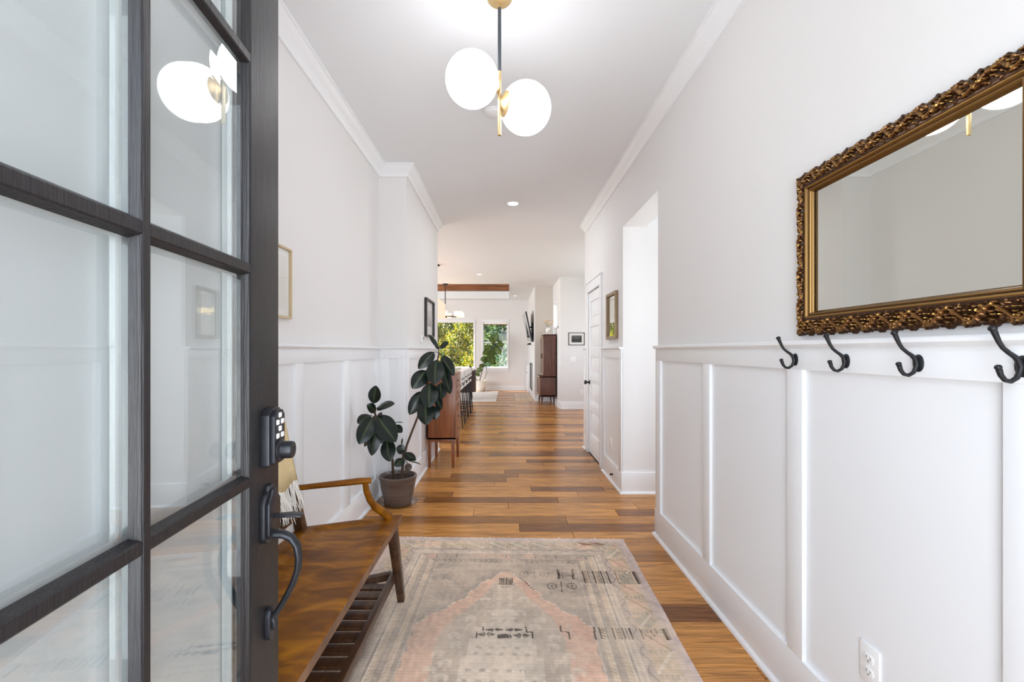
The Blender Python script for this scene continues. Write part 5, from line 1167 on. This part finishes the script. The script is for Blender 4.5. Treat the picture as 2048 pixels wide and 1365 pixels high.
MB().box(XFP-.075, XFP, 11.95, 12.95, 1.455, 1.515).build('housing', PLASTIC, t, bevel=.006); MB().box(XFP-.135, XFP-.075, 11.98, 12.9, 1.462, 1.505).build('dark_front', BLKSTEEL, t, bevel=.004)
t = thing('fireplace', 'white fireplace surround with a slim black firebox in the chimney wall', 'fireplace', (XFP, 13.0, 0))
s_ = MB().box(XFP-.012, XFP, 12.25, 12.50, 0, 1.02).box(XFP-.012, XFP, 13.55, 13.8, 0, 1.02).box(XFP-.012, XFP, 12.50, 13.55, .95, 1.02).box(XFP-.012, XFP, 12.50, 13.55, 0, .19)
s_.build('surround', TRIM, t, bevel=.002); MB().box(XFP-.006, XFP-.001, 12.50, 13.55, .19, .95).build('firebox_glass', mat('firebox_black', (28, 28, 30), .2), t)
MB().box(XFP-.02, XFP-.010, 12.50, 12.54, .19, .95).box(XFP-.02, XFP-.010, 13.51, 13.55, .19, .95).box(XFP-.02, XFP-.010, 12.50, 13.55, .91, .95).box(XFP-.02, XFP-.010, 12.50, 13.55, .19, .23).build('metal_frame', BLKSTEEL, t)
t = thing('low_cabinet', 'low white built-in cabinet with black knob beside the far window wall', 'cabinet', (.74, 14.4, 0))
MB().box(.715, XFP-.001, 13.98, 14.90, 0, .86).build('case', TRIM, t, bevel=.003)
d_ = MB().box(.703, .716, 14.0, 14.44, .10, .82).build('door', TRIM, t, bevel=.002); MB().lathe([(0,0),(.008,0),(.008,.012),(.014,.018),(.010,.026),(0,.027)], 16, (.703, 14.06, .62), (-1,0,0)).build('knob', BLACK, d_, smooth=40)
MB().box(.703, .716, 14.45, 14.88, .10, .82).build('door', TRIM, t, bevel=.002)

# walnut hutch with books and a vase
hu = thing('walnut_hutch', 'mid-century walnut hutch with glass doors against the niche side wall', 'hutch', (1.03, 11.25, 0))
X0, X1, Y0, Y1 = .825, 1.222, 10.80, 11.66; U0 = .925
MB().box(X0+.012, X1, Y0, Y0+.02, .215, .685).box(X0+.012, X1, Y1-.02, Y1, .215, .685).box(X0+.012, X1, Y0, Y1, .215, .24).box(X0+.012, X1, Y0, Y1, .662, .685).box(X1-.012, X1, Y0, Y1, .215, .685).build('lower_case', WALNUT, hu, bevel=.002)
MB().box(U0, X1, Y0+.01, Y0+.03, .685, 1.69).box(U0, X1, Y1-.03, Y1-.01, .685, 1.69).box(U0, X1, Y0+.01, Y1-.01, 1.668, 1.69).box(X1-.01, X1, Y0+.01, Y1-.01, .685, 1.69).build('upper_case', WALNUT, hu, bevel=.002)
for z in (1.02, 1.35): MB().box(U0+.02, X1-.01, Y0+.03, Y1-.03, z, z+.016).build('shelf', WALNUT, hu)
OAKEDGE = mat('pale_oak_edge', (168, 142, 120), .5)
MB().box(X0, X0+.012, Y0, Y1, .215, .24).box(X0, X0+.012, Y0, Y1, .64, .685).box(X0, X0+.012, Y0, Y0+.022, .215, .685).box(X0, X0+.012, Y1-.022, Y1, .215, .685).build('front_edging', OAKEDGE, hu, label='pale edging round the lower front')
for a, b in ((Y0+.024, 11.228), (11.232, Y1-.024)):
    MB().box(X0+.002, X0+.016, a, b, .242, .638).build('sliding_door', WALNUT, hu, bevel=.002)
    d_ = MB().box(U0-.016, U0, a, a+.03, .70, 1.66).box(U0-.016, U0, b-.03, b, .70, 1.66).box(U0-.016, U0, a, b, .70, .745).box(U0-.016, U0, a, b, 1.615, 1.66).build('glazed_door', OAKEDGE, hu, bevel=.002, label='pale framed glass door')
    MB().box(U0-.010, U0-.006, a+.03, b-.03, .745, 1.615).build('door_glass', GLASS, d_)
    MB().box(U0-.022, U0-.016, (a+.034 if a > 11 else b-.034)-.004, (a+.034 if a > 11 else b-.034)+.004, 1.12, 1.24).build('pull', WALNUT, d_)
for x, y in ((X0+.07, Y0+.06), (X1-.06, Y0+.06), (X0+.07, Y1-.06), (X1-.06, Y1-.06)):
    MB().tube([(x, y, .218), (x+(.02 if x > 1 else -.02), y+(.015 if y > 11.2 else -.015), 0)], [.026, .014], 14).build('leg', WALNUT, hu, smooth=40)
MB().box(X0+.05, X1-.03, Y0+.04, Y1-.04, .195, .216).build('base_frame', WALNUT, hu)
bc = [((196, 172, 140), 'tan hardback book lying on the hutch, bottom of two under the vase', .026), ((222, 206, 180), 'cream hardback book on top of the tan one under the vase', .022)]
z = 1.69
for (c, lb, h_), (dx, dy) in zip(bc, ((0, 0), (.008, .012))):
    t = thing('book', lb, 'book', (1.03, 11.0, z)); cm = mat('book_cover', c, .7)
    MB().box(.945+dx, 1.125-dx, 10.86+dy, 11.10-dy, z, z+.003).box(.945+dx, 1.125-dx, 10.86+dy, 11.10-dy, z+h_-.003, z+h_).box(.945+dx, .948+dx, 10.86+dy, 11.10-dy, z, z+h_).build('cover', cm, t)
    MB().box(.948+dx, 1.121-dx, 10.864+dy, 11.096-dy, z+.003, z+h_-.003).build('pages', MATB, t); z += h_+.0005
va = thing('flower_vase', 'small round white vase of cream blossoms on books atop the hutch', 'vase', (1.045, 10.98, z))
vx, vy = 1.045, 10.98
MB().lathe([(0,z),(.035,z),(.050,z+.02),(.060,z+.055),(.052,z+.09),(.034,z+.112),(.036,z+.122),(.030,z+.122),(.028,z+.112),(.045,z+.085),(0,z+.03)], 32, (vx,vy,0)).build('vase', mat('white_porcelain', (238, 238, 236), .25), va, smooth=40)
PETAL = mat('cream_petals', (250, 238, 222), .8, noise=.5, nscale=40, rgb2=(232, 206, 176)); TWIG = mat('pale_twig', (150, 130, 100), .8)
for k in range(11):
    a = k*2.4; r = .03+.085*((k*.37) % 1); hx, hy, hz = vx+r*math.cos(a)*1.15, vy+r*math.sin(a), z+.205+.10*((k*.61) % 1)-r*.2
    MB().tube([(vx, vy, z+.08), (vx+(hx-vx)*.3, vy+(hy-vy)*.3, z+.14), (hx, hy, hz)], .002, 5).build('flower_stem', TWIG, va)
    fl = MB()
    for m_ in range(7):
        b = m_*2*PI/7; dv = Vector((math.cos(b)*.042, math.sin(b)*.042, .02)); c = Vector((hx, hy, hz)); vs, fs, _ = leaf_geo(c, c+dv, .042, (0,0,1), droop=.15, fold=.1, shape='thin', seg=4); fl.add(vs, fs)
        vs, fs, _ = leaf_geo(c, c+dv*.6+Vector((0,0,.03)), .032, (0,0,1), droop=.15, fold=.1, shape='thin', seg=3); fl.add(vs, fs)
    fl.build('blossom', PETAL, va, smooth=80, fix=False)
